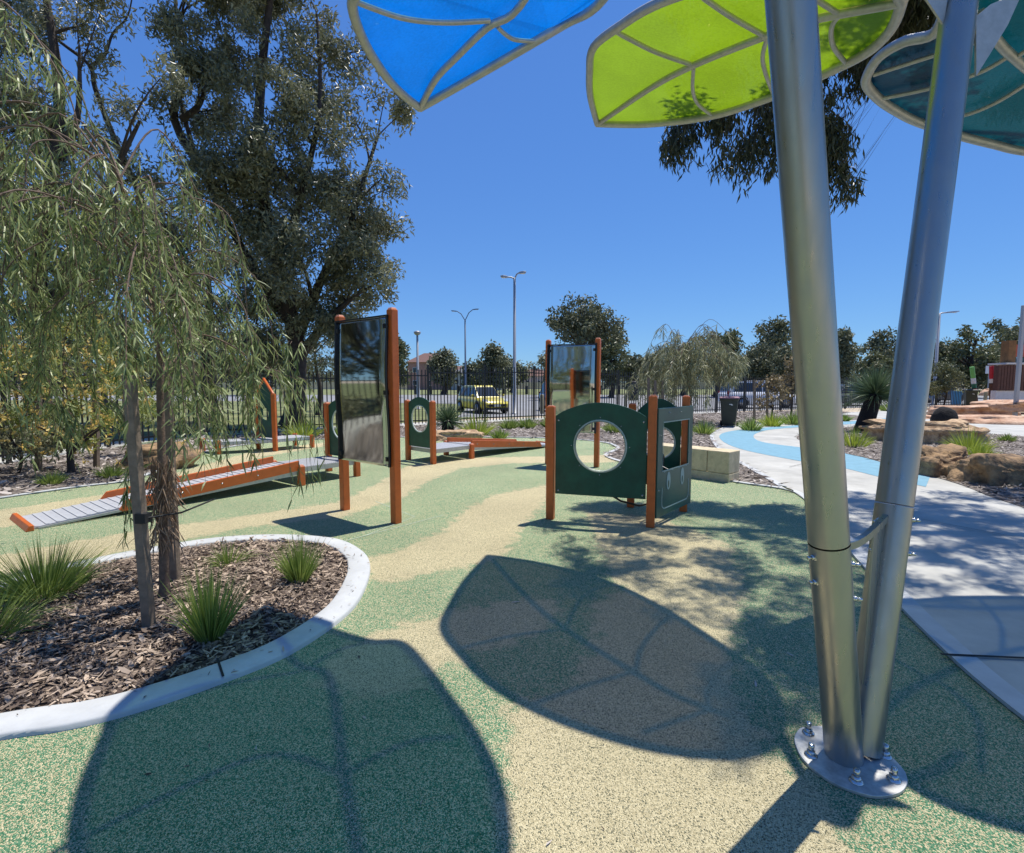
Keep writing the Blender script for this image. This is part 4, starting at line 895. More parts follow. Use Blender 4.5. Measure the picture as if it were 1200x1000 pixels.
for (px, py, h, r) in [(665, 640, 6.4, .30), (650, 622, 6.3, .22), (720, 592, 6.1, .3), (675, 690, 6.9, .2), (745, 680, 6.9, .3), (810, 625, 6.2, .3), (790, 720, 7.0, .2), (700, 612, 6.3, .34), (735, 640, 6.6, .38), (700, 668, 6.8, .3), (780, 625, 6.3, .3), (830, 655, 6.5, .32), (880, 628, 6.3, .4), (905, 690, 6.6, .4), (850, 690, 7.0, .25), (930, 650, 6.4, .4), (990, 625, 6.2, .42), (1040, 650, 6.5, .42), (1000, 680, 6.9, .35), (1090, 610, 6.4, .42), (1100, 655, 6.6, .38), (1150, 640, 6.4, .42), (1190, 610, 6.3, .42), (1160, 680, 6.8, .32), (1010, 590, 6.1, .3), (1120, 582, 6.0, .34), (1210, 660, 6.6, .5), (1260, 620, 6.4, .6), (1250, 700, 7.0, .6), (1330, 640, 6.6, .7), (925, 740, 7.4, .35), (980, 740, 7.4, .35), (870, 725, 7.2, .32), (900, 765, 7.4, .35), (895, 810, 7.6, .30), (925, 790, 7.6, .32), (940, 840, 7.6, .3), (880, 850, 7.7, .22), (760, 660, 6.7, .32), (800, 690, 6.9, .22), (750, 615, 6.2, .28), (955, 610, 6.2, .34), (930, 625, 6.3, .34), (680, 660, 6.7, .26), (860, 660, 6.5, .34), (960, 700, 6.9, .36), (1060, 690, 6.9, .3), (1130, 620, 6.3, .3)]:
    G0 = gnd(px, py); P = G0+Vector((SUN.x/SUN.z*h, SUN.y/SUN.z*h, h)); BR.append((P, r, r*.6))
for _ in range(14): BR.append((Vector((9.6+random.uniform(-3, 3), 6.4+random.uniform(-3, 3.5), random.uniform(6.5, 9))), 1.0, .8))
tree('gum_tree', 'hanging gum branches seen under the lime canopy, trunk beyond the right edge', bz, [bz, (9.5, 6.2, 2), (9.3, 6.3, 4), (8.8, 6.5, 6.0), (7.8, 6.8, 7.6), (6.2, 7.1, 8.4), (4.4, 7.3, 8.6), (2.8, 7.5, 8.0)], BR, gum_leaf_near, (.13, .2), 66, .16, 32, 2.6, .16, elong=1.5, twigs=2, group='gum trees over the path', thin=.14, rise=-1.2, limbs=[[(8.8, 6.5, 6), (7.4, 5.6, 7.4), (5.6, 5.2, 8), (4.2, 5.4, 8)], [(8.8, 6.5, 6.0), (8.0, 5.2, 7.2), (6.6, 4.2, 8), (5.2, 3.8, 8.2)], [(8.8, 6.5, 6), (7.4, 7.4, 7.6), (5.6, 8.0, 8.4)]])
# ---- weeping trees (long narrow leaves on hanging branchlets)
def weeping(name, label, base, trunk, spec, leafm, n_main, L_leaf, W_leaf, r0, dens=1.0, group=None, cat='tree', bark=None, dead=0, lowz=.6, sprays=(), east=0):
    """spec: (z_lo, z_hi, reach_lo, reach_hi, drop_lo, drop_hi, az_bias)"""
    random.seed(len(label)*7+n_main); base = Vector(base); t = thing(name, label, cat, tuple(base), group=group); lowz0 = lowz
    tp = catmull([Vector(p) for p in trunk], 6); n = len(tp); mb = MB()
    mb.tube(tp, [r0*(1-.85*i/(n-1))*(1.2 if i < 2 else 1) for i in range(n)], 8)
    C = []; D = []
    zlo, zhi, rl, rh, dl, dh, asym = spec
    for i in range(n_main):
        z = lerp(zlo, zhi, random.random()**.8); a = min(tp, key=lambda p: abs(p.z-z)); az = random.uniform(0, 2*math.pi); lowz = lowz0+east*max(0, math.cos(az))**.5 if math.cos(az) > 0 else lowz0
        reach = random.uniform(rl, rh)*(1-.35*max(0, (z-zlo)/(zhi-zlo)-.6)); reach *= 1+asym*(-math.cos(az))
        dr = random.uniform(dl, dh); dirv = Vector((math.cos(az), math.sin(az), 0))
        rise = random.uniform(.12, .5)*reach
        p0 = a; p1 = a+dirv*reach*.45+Vector((0, 0, rise*1.5)); p2 = a+dirv*reach*.95+Vector((0, 0, rise*.4)); p3 = p2+dirv*.12*reach+Vector((0, 0, -dr))
        if p3.z < lowz: p3.z = lowz+random.uniform(0, .3)
        pts = catmull([p0, p1, p2, p3], 7); m_ = len(pts)
        mb.tube(pts, [lerp(r0*.22, .0022, q/(m_-1)) for q in range(m_)], 5, False)
        # branchlets
        for q in range(4, m_):
            for _ in range(2 if q > 8 else 1):
                if random.random() > .8*dens: continue
                s = pts[q]; l = random.uniform(.25, .75)*(.5+.5*dr); sw = Vector((random.uniform(-.35, .35), random.uniform(-.35, .35), 0))+dirv*.15
                e = s+sw*l+Vector((0, 0, -l)); 
                if e.z < lowz*.8: e.z = lowz*.8
                c_ = s+sw*l*.7+Vector((0, 0, -.1*l)); bl = bez(s, c_, e, 5)
                mb.tube(bl, [.003, .0026, .002, .0018, .0015, .001], 3, False)
                k_ = int(22*l/.5*dens)+5
                for j in range(k_):
                    u_ = random.uniform(.05, 1)*5; i0 = min(4, int(u_)); pp = bl[i0].lerp(bl[i0+1], u_-i0); C.append(pp); D.append(((bl[i0+1]-bl[i0]).normalized()*.55+Vector((random.gauss(0, .5), random.gauss(0, .5), random.gauss(-.25, .25)))).normalized())
    for s, e in sprays:
        for _ in range(3):
            e2 = e+Vector((random.gauss(0, .05), random.gauss(0, .08), random.uniform(0, .25))); s0 = s+Vector((random.gauss(0, .05), random.gauss(0, .05), 0))
            bl = bez(s0, Vector((e2.x, e2.y, s.z)), e2, 5); mb.tube(bl, [.003, .0026, .002, .0018, .0015, .001], 3, False)
            for j in range(34):
                u_ = random.uniform(.05, 1)*5; i0 = min(4, int(u_)); C.append(bl[i0].lerp(bl[i0+1], u_-i0)); D.append(((bl[i0+1]-bl[i0]).normalized()*.55+Vector((random.gauss(0, .35), random.gauss(0, .35), -.35))).normalized())
    mb.build('trunk', bark or bark_young, t, world=True)
    C = np.array([tuple(c) for c in C]); D = np.array([tuple(c) for c in D]); k_ = len(C); L = L_leaf*rng.uniform(.55, 1.2, k_)
    V, f = blade_strips(C, D, L, np.full(k_, W_leaf)*rng.uniform(.7, 1.2, k_), G=rng.uniform(0, .35, k_), segs=2)
    np_mesh('crown', V, 4, leafm, t, rnd=np.repeat(np.clip(rng.normal(.42, .28, k_), 0, 1), 2), faces=f, world=True)
    if dead:
        k_ = dead; zz = rng.uniform(.45, 1.05, k_); cc = []
        for z in zz:
            a = min(tp, key=lambda p: abs(p.z-z)); cc.append((a.x+random.uniform(-.07, .07), a.y+random.uniform(-.07, .07), z))
        D = norm(np.stack([rng.normal(0, .35, k_), rng.normal(0, .35, k_), -np.ones(k_)], 1))
        V, f = blade_strips(np.array(cc), D, rng.uniform(.08, .22, k_), np.full(k_, .011), G=np.zeros(k_), segs=2); np_mesh('dry_foliage', V, 4, dead_leaf, t, rnd=np.repeat(rng.uniform(0, 1, k_), 2), faces=f, world=True)
    print(label[:30], len(C))
    return t
b = gnd(193, 703)
tr = [b, at(192, 640, b.y), at(190, 560, b.y-.02), at(188, 470, b.y), at(186, 400, b.y), at(172, 300, b.y), at(140, 210, b.y-.05), at(100, 150, b.y-.1)]
weeping('weeping_tree', 'young weeping tree with shaggy brown trunk, tied to timber stakes', b, tr, (1.55, 2.98, .45, 1.04, .20, .85, .22), weep_leaf, 42, .10, .0125, .036, .56, group='weeping trees', dead=420, lowz=1.28, sprays=[(at(318, 430, 3.6), at(352, 600, 3.5)), (at(330, 440, 3.7), at(362, 575, 3.6)), (at(285, 440, 3.5), at(300, 560, 3.4)), (at(240, 470, 3.5), at(262, 565, 3.4)), (at(120, 470, 3.3), at(152, 560, 3.2)), (at(170, 540, 3.4), at(158, 650, 3.35)), (at(60, 470, 3.4), at(85, 540, 3.3)), (at(340, 400, 3.8), at(345, 500, 3.7))])
# three low hanging sprays on the right of the crown
b2 = Vector((-4.35, 3.6, 0))
weeping('weeping_tree', 'weeping foliage hanging in from the left picture edge', b2, [b2, b2+Vector((.05, 0, 1)), b2+Vector((.2, 0, 2)), b2+Vector((.35, .05, 3)), b2+Vector((.5, .1, 3.55))], (2.0, 3.5, .6, 1.35, .4, 1.0, -.1), weep_leaf, 28, .11, .014, .045, .65, group='weeping trees', lowz=1.25)
b3 = Vector(((812-600)/F*20.2, 20.2, 0))
weeping('weeping_tree', 'pale weeping tree with long drooping leaves between the cubby and the bin', b3, [b3, b3+Vector((-.1, 0, 1)), b3+Vector((-.3, 0, 2)), b3+Vector((-.5, 0, 2.7))], (1.5, 3.0, .9, 2.2, .4, 1.2, .0), wisp_leaf, 60, .28, .028, .05, .52, group='weeping trees', lowz=.5, east=1.9)
# stakes
def stake(px0, py0, px1, py1, w_, label, m=timber_grey, group='timber stakes', strap=False):
    a = gnd(px0, py0); b = at(px1, py1, a.y+.02); t = thing('timber_stake', label, 'stake', tuple(a), group=group); mb = MB()
    rg = [[p+Vector((x*w_/2, y*w_/2, 0)) for x, y in ((-1, -1), (1, -1), (1, 1), (-1, 1))] for p in (a+Vector((0, 0, -.02)), b)]
    mb.loft(rg, smooth=False); mb.build('stake', m, t, world=True, bevel=.004)
    if strap:
        c = at(px0-7, 607, a.y); mb = MB(); 
        mb.loft([[c+Vector((x*(w_/2+.004), y*(w_/2+.004), z)) for x, y in ((-1, -1), (1, -1), (1, 1), (-1, 1))] for z in (-.03, .03)], smooth=False); s_ = mb.build('strap', rubber_black, t, world=True)
        mb = MB(); mb.tube([c+Vector((w_/2, 0, 0)), c+Vector((.14, .15, -.005)), c+Vector((.22, .38, .03))], .006, 5); mb.build('tie', rubber_black, t, world=True)
    return t
stake(175, 738, 151, 440, .056, 'leaning grey timber stake nearest the camera, with a black strap', strap=True)
stake(206, 684, 194, 418, .055, 'thin grey timber stake close behind the shaggy trunk')
for i, (x, y0, y1) in enumerate([(45, 552, 440), (113, 548, 455), (760, 500, 443), (768, 503, 446), (777, 500, 446), (884, 497, 445), (899, 495, 450)]):
    lab = ['grey stake at the left under the flowering shrub', 'grey stake right of the flowering shrub trunk', 'leftmost stake behind the cubby', 'middle stake behind the cubby', 'right stake behind the cubby', 'stake right of the pink lidded bin', 'stake among the bronze shrubs'][i]
    stake(x, y0, x, y1, .075, lab)
# flowering shrub left
b = gnd(84, 556)
bl = pblobs([(20, 410, 34), (60, 390, 36), (100, 400, 34), (135, 430, 30), (30, 450, 32), (75, 450, 34), (110, 470, 28), (140, 490, 22), (60, 490, 26), (90, 505, 22), (170, 470, 14), (20, 490, 22), (-30, 430, 35)], b.y, .95, .5)
t = tree('flowering_shrub', 'bushy shrub with yellow flowers beside the left fence', b, [b, b+Vector((0, 0, .5)), b+Vector((.05, 0, 1.2)), b+Vector((0, 0, 1.9))], bl, yellow_leaf, (.10, .28), 95, .26, 18, .2, .06, cat='shrub')
Cc = np.array([tuple(q[0]) for q in bl]); Cc = np.repeat(Cc, 22, 0)+rng.normal(0, .30, (len(bl)*22, 3)); Cc[:, 1] -= .25
V, rr = clump_leaves(Cc, np.full(len(Cc), .05), 8, .075, .45, 0); np_mesh('flowers', V, 4, flower_m, t, rnd=rr, world=True)
# tussocks
def tussock(label, loc, h, n, m, spread=.55, wdt=.006, group='grass tussocks', name='grass_tussock', rb=.05, droop=(.25, .7)):
    loc = Vector(loc); k_ = n; az = rng.uniform(0, 2*np.pi, k_); sp = rng.uniform(.03, 1, k_)**.8*spread
    D = norm(np.stack([np.cos(az)*sp, np.sin(az)*sp, np.ones(k_)], 1)); C = np.stack([np.cos(az)*rb*sp*1.6, np.sin(az)*rb*sp*1.6, np.zeros(k_)], 1)
    L = h*rng.uniform(.55, 1.2, k_); V, f = blade_strips(C, D, L, np.full(k_, wdt)*rng.uniform(.7, 1.3, k_), G=rng.uniform(*droop, k_)*sp, segs=5)
    o = np_mesh(name, V, 4, m, rnd=np.repeat(np.clip(rng.normal(.4, .25, k_), 0, 1), 5), faces=f); o.location = loc
    return tag(o, label, 'grass', group)
tussock('large green tussock at the left of the kerbed bed', gnd(52, 700), .46, 800, tuft_leaf, .95, .006, rb=.11)
tussock('tussock cut by the left edge, in front of the large one', gnd(-28, 752), .44, 500, tuft_leaf, 1.1, .005, rb=.10)
tussock('upright green tussock right of the near timber stake', gnd(246, 752), .46, 420, tuft_leaf, .55, .006, rb=.06)
tussock('green tussock at the right end of the kerbed bed', gnd(351, 684), .40, 380, tuft_leaf, .60, .006, rb=.06)
tussock('small pale low tussock behind the right end one', gnd(268, 662), .24, 160, tuft_leaf, 1.1, .005)
tl = [(217, 540, 8, 'bright tussock left of the gabled deck'), (355, 514, 13, 'bright round tussock left of the nearer mirror'), (60, 568, 9, 'dark tussock under the flowering shrub'), (130, 560, 9, 'tussock beside the reddish boulder'), (400, 514, 10, 'tussock behind the nearer mirror'),
      (558, 510, 14, 'yellow green tussock right of the little grass tree'), (597, 503, 8, 'first dark tussock along the centre fence'), (618, 502, 8, 'second dark tussock along the centre fence'), (645, 501, 8, 'dark tussock by the farther mirror post'), (585, 514, 7, 'low tussock on the chips below the centre fence'),
      (720, 507, 9, 'tussock seen right of the farther mirror'), (742, 508, 8, 'tussock above the cubby arch'), (824, 509, 9, 'tussock left of the pink lidded bin'), (800, 512, 8, 'tussock right of the cubby window'), (880, 505, 9, 'tussock right of the pink lidded bin'), (905, 500, 9, 'yellowish tussock below the bronze shrubs'), (930, 498, 9, 'tussock left of the front steel pole'),
      (1000, 524, 13, 'bright lime tussock between the steel poles'), (1136, 530, 15, 'lime tussock behind the leaning brown boulder'), (1148, 536, 9, 'small lime tussock behind the mossy boulder'), (989, 494, 5, 'low green plant on the small mulch patch'), (1040, 482, 6, 'low plant right of the grass tree crown'), (1180, 518, 5, 'tiny plant on the mulch at right')]
for x, y, s, lab in tl:
    g = gnd(x, y); h = s*2.0/F*g.y; tussock(lab, g+Vector((0, 0, .01)), h, 260, lime_leaf if ('lime' in lab or 'bright' in lab or 'yellow' in lab) else tuft_leaf, .9, .0012*g.y, rb=h*.35, group='tussocks in the far garden beds')
# grass trees
def grass_tree(label, g, th, tr_, sl_, n, lean=0):
    t = thing('grass_tree', label, 'grass tree', tuple(g), group='grass trees'); mb = MB()
    mb.tube([g+Vector((-.05, 0, -.02)), g+Vector((0, 0, th*.3)), g+Vector((lean*.5, 0, th*.7)), g+Vector((lean, 0, th))], [tr_*1.25, tr_, tr_*.92, tr_*.85], 14); mb.build('trunk', charred, t, world=True)
    az = rng.uniform(0, 2*np.pi, n); el = rng.uniform(-.35, 1.45, n); D = np.stack([np.cos(az)*np.cos(el), np.sin(az)*np.cos(el), np.sin(el)], 1)
    top = g+Vector((lean, 0, th)); C = np.repeat(np.array([tuple(top)]), n, 0)+D*tr_*.4
    V, f = blade_strips(C, D, sl_*rng.uniform(.7, 1.1, n), np.full(n, .0011*g.y), G=rng.uniform(0, .3, n), segs=3); np_mesh('crown', V, 4, spike_leaf, t, rnd=np.repeat(rng.uniform(0, 1, n), 3), faces=f, world=True)
grass_tree('tall grass tree with black trunk and spiky crown between the steel poles', gnd(1014, 507), 1.18, .25, 1.05, 900, .25)
grass_tree('little grass tree with a black stump behind the centre ramp', gnd(525, 509), .40, .20, .62, 400)
# bronze shrubs, small trees in the right bed
def small_tree(name, label, px, py, Z, top, wpx_, leafm, leaf, per=70, group=None, n=7, clump=.22, r0=.04, cat='shrub', fx=None, fh=3):
    b = gnd(px, py) if Z is None else Vector(((px-600)/F*Z, Z, -.03)); Z = b.y; ht = at(px, top, max(Z, .5)).z; hw_ = wpx_/2/F*Z
    if fx is not None: b = Vector((fx, Z, -.03)); ht = fh; hw_ = 1.15
    bl = []
    for i in range(n):
        z = ht*random.uniform(.38, .92); s = 1-abs(z/ht-.62)*1.2; bl.append((b+Vector((random.uniform(-1, 1)*hw_*.75*s, random.uniform(-.6, .6)*hw_*s, z-b.z)), hw_*.42, min(hw_*.42, ht*.13)))
    bl.append((b+Vector((0, 0, ht*.9)), hw_*.35, ht*.08))
    return tree(name, label, b, [b, b+Vector((hw_*.08, 0, ht*.3)), b+Vector((-hw_*.05, 0, ht*.6)), b+Vector((0, 0, ht*.9))], bl, leafm, leaf, per, clump, 16, .3, r0, cat=cat, group=group)
small_tree('bronze_shrub', 'bronze leaved shrub just left of the front steel pole', 926, 492, None, 418, 40, bronze_leaf, (.16, .4), 50, 'bronze leaved shrubs', 9, .28, .05)
small_tree('bronze_shrub', 'sparse bronze shrub right of the pink lidded bin', 903, 496, None, 440, 38, bronze_leaf, (.16, .4), 22, 'bronze leaved shrubs', 7, .26, .04)
small_tree('small_tree', 'low olive tree left of the blue box', 1105, 478, None, 424, 72, far_leaf_light, (.18, .35), 60, None, 10, .35, .06, 'tree')
small_tree('small_tree', 'low olive shrub right of the flowering shrub', 150, 520, 11, 440, 40, yellow_leaf, (.12, .3), 40, None, 6, .25, .04, 'shrub')
# distant trees: px, top, base-depth, width px
FT = [(683, 345, 62, 112, 'spreading round gum tree above the farther mirror'), (652, 408, 50, 40, 'small grey tree left of the farther mirror'), (578, 405, 70, 34, 'small dark tree right of the twin armed pole'), (520, 410, 75, 36, 'thin tree beside the tiled roof house'),
      (463, 392, 60, 34, 'pale tree just right of the nearer mirror post'), (600, 425, 90, 40, 'low tree behind the tall light pole'), (555, 428, 95, 26, 'low tree in front of the grey roof house'), (716, 402, 58, 40, 'low olive tree right of the farther mirror'), (745, 420, 80, 46, 'dark low tree above the cubby'),
      (775, 415, 90, 36, 'low tree left of the pale weeping tree'), (838, 388, 62, 74, 'broad dark tree behind the pale weeping tree'), (800, 412, 70, 44, 'green tree left of the broad dark one'), (905, 371, 66, 54, 'open topped gum left of the front steel pole'), (880, 400, 55, 60, 'dense low tree behind the white car'), (925, 405, 50, 50, 'dense tree hidden by the front steel pole'),
      (984, 384, 48, 34, 'narrow dark tree between the steel poles'), (1035, 386, 70, 60, 'broad tree between the steel poles'), (1025, 412, 52, 52, 'lower olive tree behind the grass tree'), (1085, 395, 60, 60, 'dark tree behind the right light pole'), (1138, 383, 58, 78, 'large olive green tree above the blue box'), (1195, 368, 80, 84, 'big gum behind the brown building'), (1100, 420, 70, 60, 'low tree behind the carpark'), (1250, 380, 70, 90, 'gum tree beyond the right edge'),
      (300, 415, 70, 80, 'distant tree seen through the left fence'), (210, 420, 80, 80, 'distant tree behind the staked tree'), (420, 415, 75, 60, 'distant tree behind the nearer mirror'), (60, 415, 70, 110, 'distant tree behind the flowering shrub'), (955, 425, 80, 60, 'low tree behind the parked wagon'), (870, 425, 85, 60, 'low tree behind the white car roof')]
for i, (px, top, Z, wp, lab) in enumerate(FT):
    b = Vector(((px-600)/F*Z, Z, -.04)); ht = at(px, top, Z).z; hw_ = wp/2/F*Z; bl = []
    zb = random.uniform(.22, .40) if i else .55
    for j in range(24):
        a_ = random.uniform(0, 6.28); rr_ = random.random()**.5; z = random.uniform(zb, .9); env = math.sqrt(max(.05, 1-((z-.60)/.42)**2))
        bl.append((b+Vector((math.cos(a_)*rr_*hw_*.78*env, math.sin(a_)*rr_*hw_*.78*env, ht*z)), hw_*random.uniform(.2, .36), hw_*random.uniform(.16, .3)))
    bl.append((b+Vector((0, 0, ht*.93-hw_*.1)), hw_*.3, hw_*.22))
    leafm = far_leaf_light if ('olive' in lab or 'pale' in lab or 'green tree' in lab) else far_leaf
    tree('tree', lab, b, [b, b+Vector((hw_*.1, 0, ht*.22)), b+Vector((-hw_*.08, 0, ht*.45)), b+Vector((0, 0, ht*.8))], bl, leafm, (.0075*Z, .45), 60, .0135*Z, 22, .5, .006*Z, group='trees beyond the carpark', twigs=2, thin=1.5)
# a distant hedge of bush that closes the horizon
def bush_band(x0, x1, Y, h, n, lab):
    C = np.stack([rng.uniform(x0, x1, n), Y+rng.normal(0, 4, n), rng.uniform(.3, 1, n)**.8*h*(.7+.3*np.sin(rng.uniform(0, 6, n)))], 1)
    V, rr = clump_leaves(C, np.full(n, 1.3), 26, .9, .45, .3); o = np_mesh('distant_bush', V, 4, far_leaf, rnd=rr); tag(o, lab, kind='stuff')
bush_band(-190, 190, 165, 8.5, 2600, 'dark mass of bushland along the horizon')
# unseen hedge added outside the left fence to darken the mirror reflections
for i in range(9):
    small_tree('added_hedge', ORD[i]+' added tall hedge shrub from the front, unseen along the left fence', 0, 0, -4+i*1.9, 0, 0, gum_leaf, (.16, .3), 60, 'added hedge shrubs outside the left fence', 10, .32, .05, fx=-12.2-.4*(i % 2), fh=3.6+.3*(i % 3))
for i in range(4):
    small_tree('garden_shrub', ORD[i]+' low dark shrub from the front inside the left fence', 0, 0, 3.6+i*1.75, 0, 0, gum_leaf, (.12, .3), 60, 'low shrubs inside the left fence', 9, .26, .03, fx=-9.0+.12*i, fh=1.05)
for (x, y, h, s, lab) in [(-15.0, 5.8, 10, 3.6, 'gum tree beyond the left fence, beyond the left edge'), (-13.6, 2.4, 10, 3.4, 'gum tree beyond the left fence, level with the viewpoint'), (-7, -9, 8.5, 3.2, 'gum tree behind the viewpoint')]:  # unseen trees added so the mirrors reflect dark foliage
    b = Vector((x, y, -.03)); bl = [(b+Vector((random.uniform(-s, s), random.uniform(-s, s), h*random.uniform(.3, .95))), s*.42, s*.36) for _ in range(20)]
    tree('gum_tree', lab, b, [b, b+Vector((.1, 0, h*.3)), b+Vector((-.1, 0, h*.6)), b+Vector((0, 0, h*.85))], bl, gum_leaf, (.3, .3), 60, .6, 22, .5, .2, group='gum trees outside the view')
# fallen leaves
for (x, y, a_, s) in [(600, 707, .2, .07), (886, 806, 1.2, .06), (640, 992, .7, .03), (705, 640, .3, .03), (300, 880, 2.0, .03), (930, 770, 2.2, .05)]:
    g = gnd(x, y); V, f = blade_strips(np.array([[0, 0, .006]]), np.array([[math.cos(a_), math.sin(a_), .15]]), [s], [s*.22], G=[.15], segs=4, face=np.array([[0, 0, 1.]]))
    o = np_mesh('fallen_leaf', V, 4, chip_pale, rnd=np.full(4, .8), faces=f); o.location = g
    lab = {600: 'pale fallen leaf in the middle canopy shadow', 886: 'curled fallen leaf near the front steel pole', 640: 'reddish leaf crumb at the bottom of the picture', 705: 'tiny leaf under the cubby shade', 300: 'tiny leaf in the left canopy shadow', 930: 'thin fallen twig leaf left of the steel poles'}[x]
    tag(o, lab, 'leaf', 'fallen leaves on the rubber ground')
# ------------------------------------------------------------------ cars
glass_dark = mat('car_glass', (.02, .025, .03), .08, coat=.5); tyre_m = mat('tyre', (.015, .015, .015), .85); rim_m = mat('alloy', (.35, .35, .36), .35, metal=.8)
trim_m = mat('black_trim', (.015, .015, .016), .5); headl = mat('headlamp', (.6, .62, .64), .12); taill = mat('tail_lamp', (.35, .01, .01), .25); plate_m = mat('number_plate', (.65, .65, .55), .5)
def car(label, loc, rz, col, L=4.1, W=1.75, Hh=1.5, kind='hatch', group=None, name='parked_car'):
    paint = mat('car_paint', col, .3, coat=.8); t = thing(name, label, 'car', loc, rz, group)
    hl, hw_ = L/2, W/2; belt = Hh*.60
    # stations along x: (x, zlow, ztop, halfwidth)
    st = [(-hl, .42, belt*.86, .80), (-hl+.10, .28, belt*.97, .93), (-hl+.5, .22, belt, 1.0), (-.2, .20, belt, 1.0), (hl*.35, .20, belt*.98, 1.0), (hl*.62, .22, belt*.92, .98), (hl-.28, .24, belt*.80, .94), (hl-.06, .30, belt*.68, .84), (hl, .38, belt*.58, .74)]
    mb = MB(); rg = []
    for x, zl, zt, k_ in st:
        w2 = hw_*k_; rg.append([Vector((x, y*w2, z)) for y, z in ((-.86, zl), (.86, zl), (.98, zl+.12), (1.0, lerp(zl, zt, .6)), (.93, zt-.03), (.80, zt), (-.80, zt), (-.93, zt-.03), (-1.0, lerp(zl, zt, .6)), (-.98, zl+.12))])
    mb.loft(rg); body = mb.build('body', paint, t)
    xr = -hl+.12 if kind != 'sedan' else -hl+.75; xf = hl*.50
    gh = [(xr, belt-.02, .82), (xr+(.22 if kind != 'sedan' else .5), Hh*.93, .68), (xr+.65, Hh*.995, .66), (0.05*L, Hh, .66), (hl*.18, Hh*.95, .66), (xf, belt-.04, .80)]
    mb = MB(); rg = []
    for x, z, k_ in gh: rg.append([Vector((x, -hw_*.84, belt-.06)), Vector((x, hw_*.84, belt-.06)), Vector((x, hw_*k_, z-.015)), Vector((x, hw_*k_*.86, z)), Vector((x, -hw_*k_*.86, z)), Vector((x, -hw_*k_, z-.015))])
    mb.loft(rg, smooth=False); rf = mb.build('roof', paint, t, bevel=.03)
    def quad(ps, name, m, par, eps): 
        mb = MB(); a, b, c, d = [Vector(p) for p in ps]; n = (b-a).cross(c-a).normalized()*eps; mb.add([a+n, b+n, c+n, d+n, a-n, b-n, c-n, d-n], [(0, 1, 2, 3), (7, 6, 5, 4), (0, 4, 5, 1), (1, 5, 6, 2), (2, 6, 7, 3), (3, 7, 4, 0)]); return mb.build(name, m, par)
    zr, zw = Hh*.93, belt+.0
    xt = hl*.20
    quad([(xf-.06, -hw_*.74, belt+.01), (xf-.06, hw_*.74, belt+.01), (xt+.03, hw_*.60, Hh*.93), (xt+.03, -hw_*.60, Hh*.93)], 'windscreen', glass_dark, t, .02)
    quad([(xr+.02, hw_*.72, belt+.06), (xr+.02, -hw_*.72, belt+.06), (xr+.20 if kind != 'sedan' else xr+.45, -hw_*.58, Hh*.90), (xr+.20 if kind != 'sedan' else xr+.45, hw_*.58, Hh*.90)], 'rear_window', glass_dark, t, .02)
    for s in (-1, 1):
        for xa, xb in ((xr+.28, -.10), (-.03, hl*.42)):
            quad([(xa, s*hw_*.85, belt+.03), (xb, s*hw_*.85, belt+.03), (min(xb, xt-.03), s*hw_*.69, Hh*.92), (xa+.10, s*hw_*.69, Hh*.92)], 'side_window', glass_dark, t, .015)
        for xw in (-hl*.62, hl*.62):
            M = Matrix.Rotation(math.pi/2, 4, 'X'); r = .32*Hh/1.5; mb = MB(); mb.lathe([(.02, -.10), (r*.9, -.10), (r, -.06), (r, .06), (r*.9, .10), (.02, .10)], (xw, s*(hw_-.09), r), 22, M); wh = mb.build('wheel', tyre_m, t)
            mb = MB(); mb.lathe([(.001, .0), (r*.62, .0), (r*.64, .012), (.001, .02)], (xw, s*(hw_+.012), r), 16, Matrix.Rotation(-s*math.pi/2, 4, 'X')); mb.build('rim', rim_m, wh)
            mb = MB(); mb.lathe([(r*1.02, -.01), (r*1.16, -.01), (r*1.16, .01), (r*1.02, .01)], (xw, s*(hw_-.005), r), 22, M); mb.build('wheel_arch', trim_m, t)
        quad([(hl-.10, s*hw_*.56, belt*.70), (hl-.24, s*hw_*.88, belt*.74), (hl-.30, s*hw_*.86, belt*.88), (hl-.17, s*hw_*.55, belt*.82)], 'headlight', headl, t, .02)
        quad([(-hl+.02, s*hw_*.62, belt*.75), (-hl+.06, s*hw_*.86, belt*.75), (-hl+.09, s*hw_*.84, belt*1.05), (-hl+.05, s*hw_*.62, belt*1.05)], 'tail_light', taill, t, .03)
        mb = MB(); mb.box((hl*.42, s*(hw_+.06), belt+.06), (.10, .16, .12)); mb.build('wing_mirror', paint, t, bevel=.03)
    mb = MB(); mb.box((hl-.015, 0, .45), (.06, W*.62, .14)); mb.build('grille', trim_m, t, bevel=.01)
    mb = MB(); mb.box((hl-.02, 0, .27), (.10, W*.80, .10)); mb.build('bumper_trim', trim_m, t, bevel=.02)
    mb = MB(); mb.box((hl+.02, 0, .44), (.02, .37, .12)); mb.build('number_plate', plate_m, t)
    return t
cy = gnd(556, 484.5)
car('bright yellow compact car facing the centre fence', (cy.x+.3, cy.y+1.6, -.03), R(-62), (.66, .55, .05), 3.9, 1.7, 1.5, group='cars in the carpark')
p = gnd(645, 484); car('dark blue car half hidden by the farther mirror', (p.x+.9, p.y+1.6, -.03), R(-75), (.03, .04, .07), 4.6, 1.85, 1.75, group='cars in the carpark')
p = gnd(884, 478.5); car('white four wheel drive behind the pink lidded bin', (p.x+.6, p.y+1.0, -.03), R(4), (.80, .81, .82), 4.7, 1.85, 1.78, group='cars in the carpark')
p = gnd(1004, 476); car('dark grey wagon parked between the steel poles', (p.x, p.y+1.6, -.03), R(-165), (.10, .11, .13), 4.6, 1.85, 1.55, group='cars in the carpark')
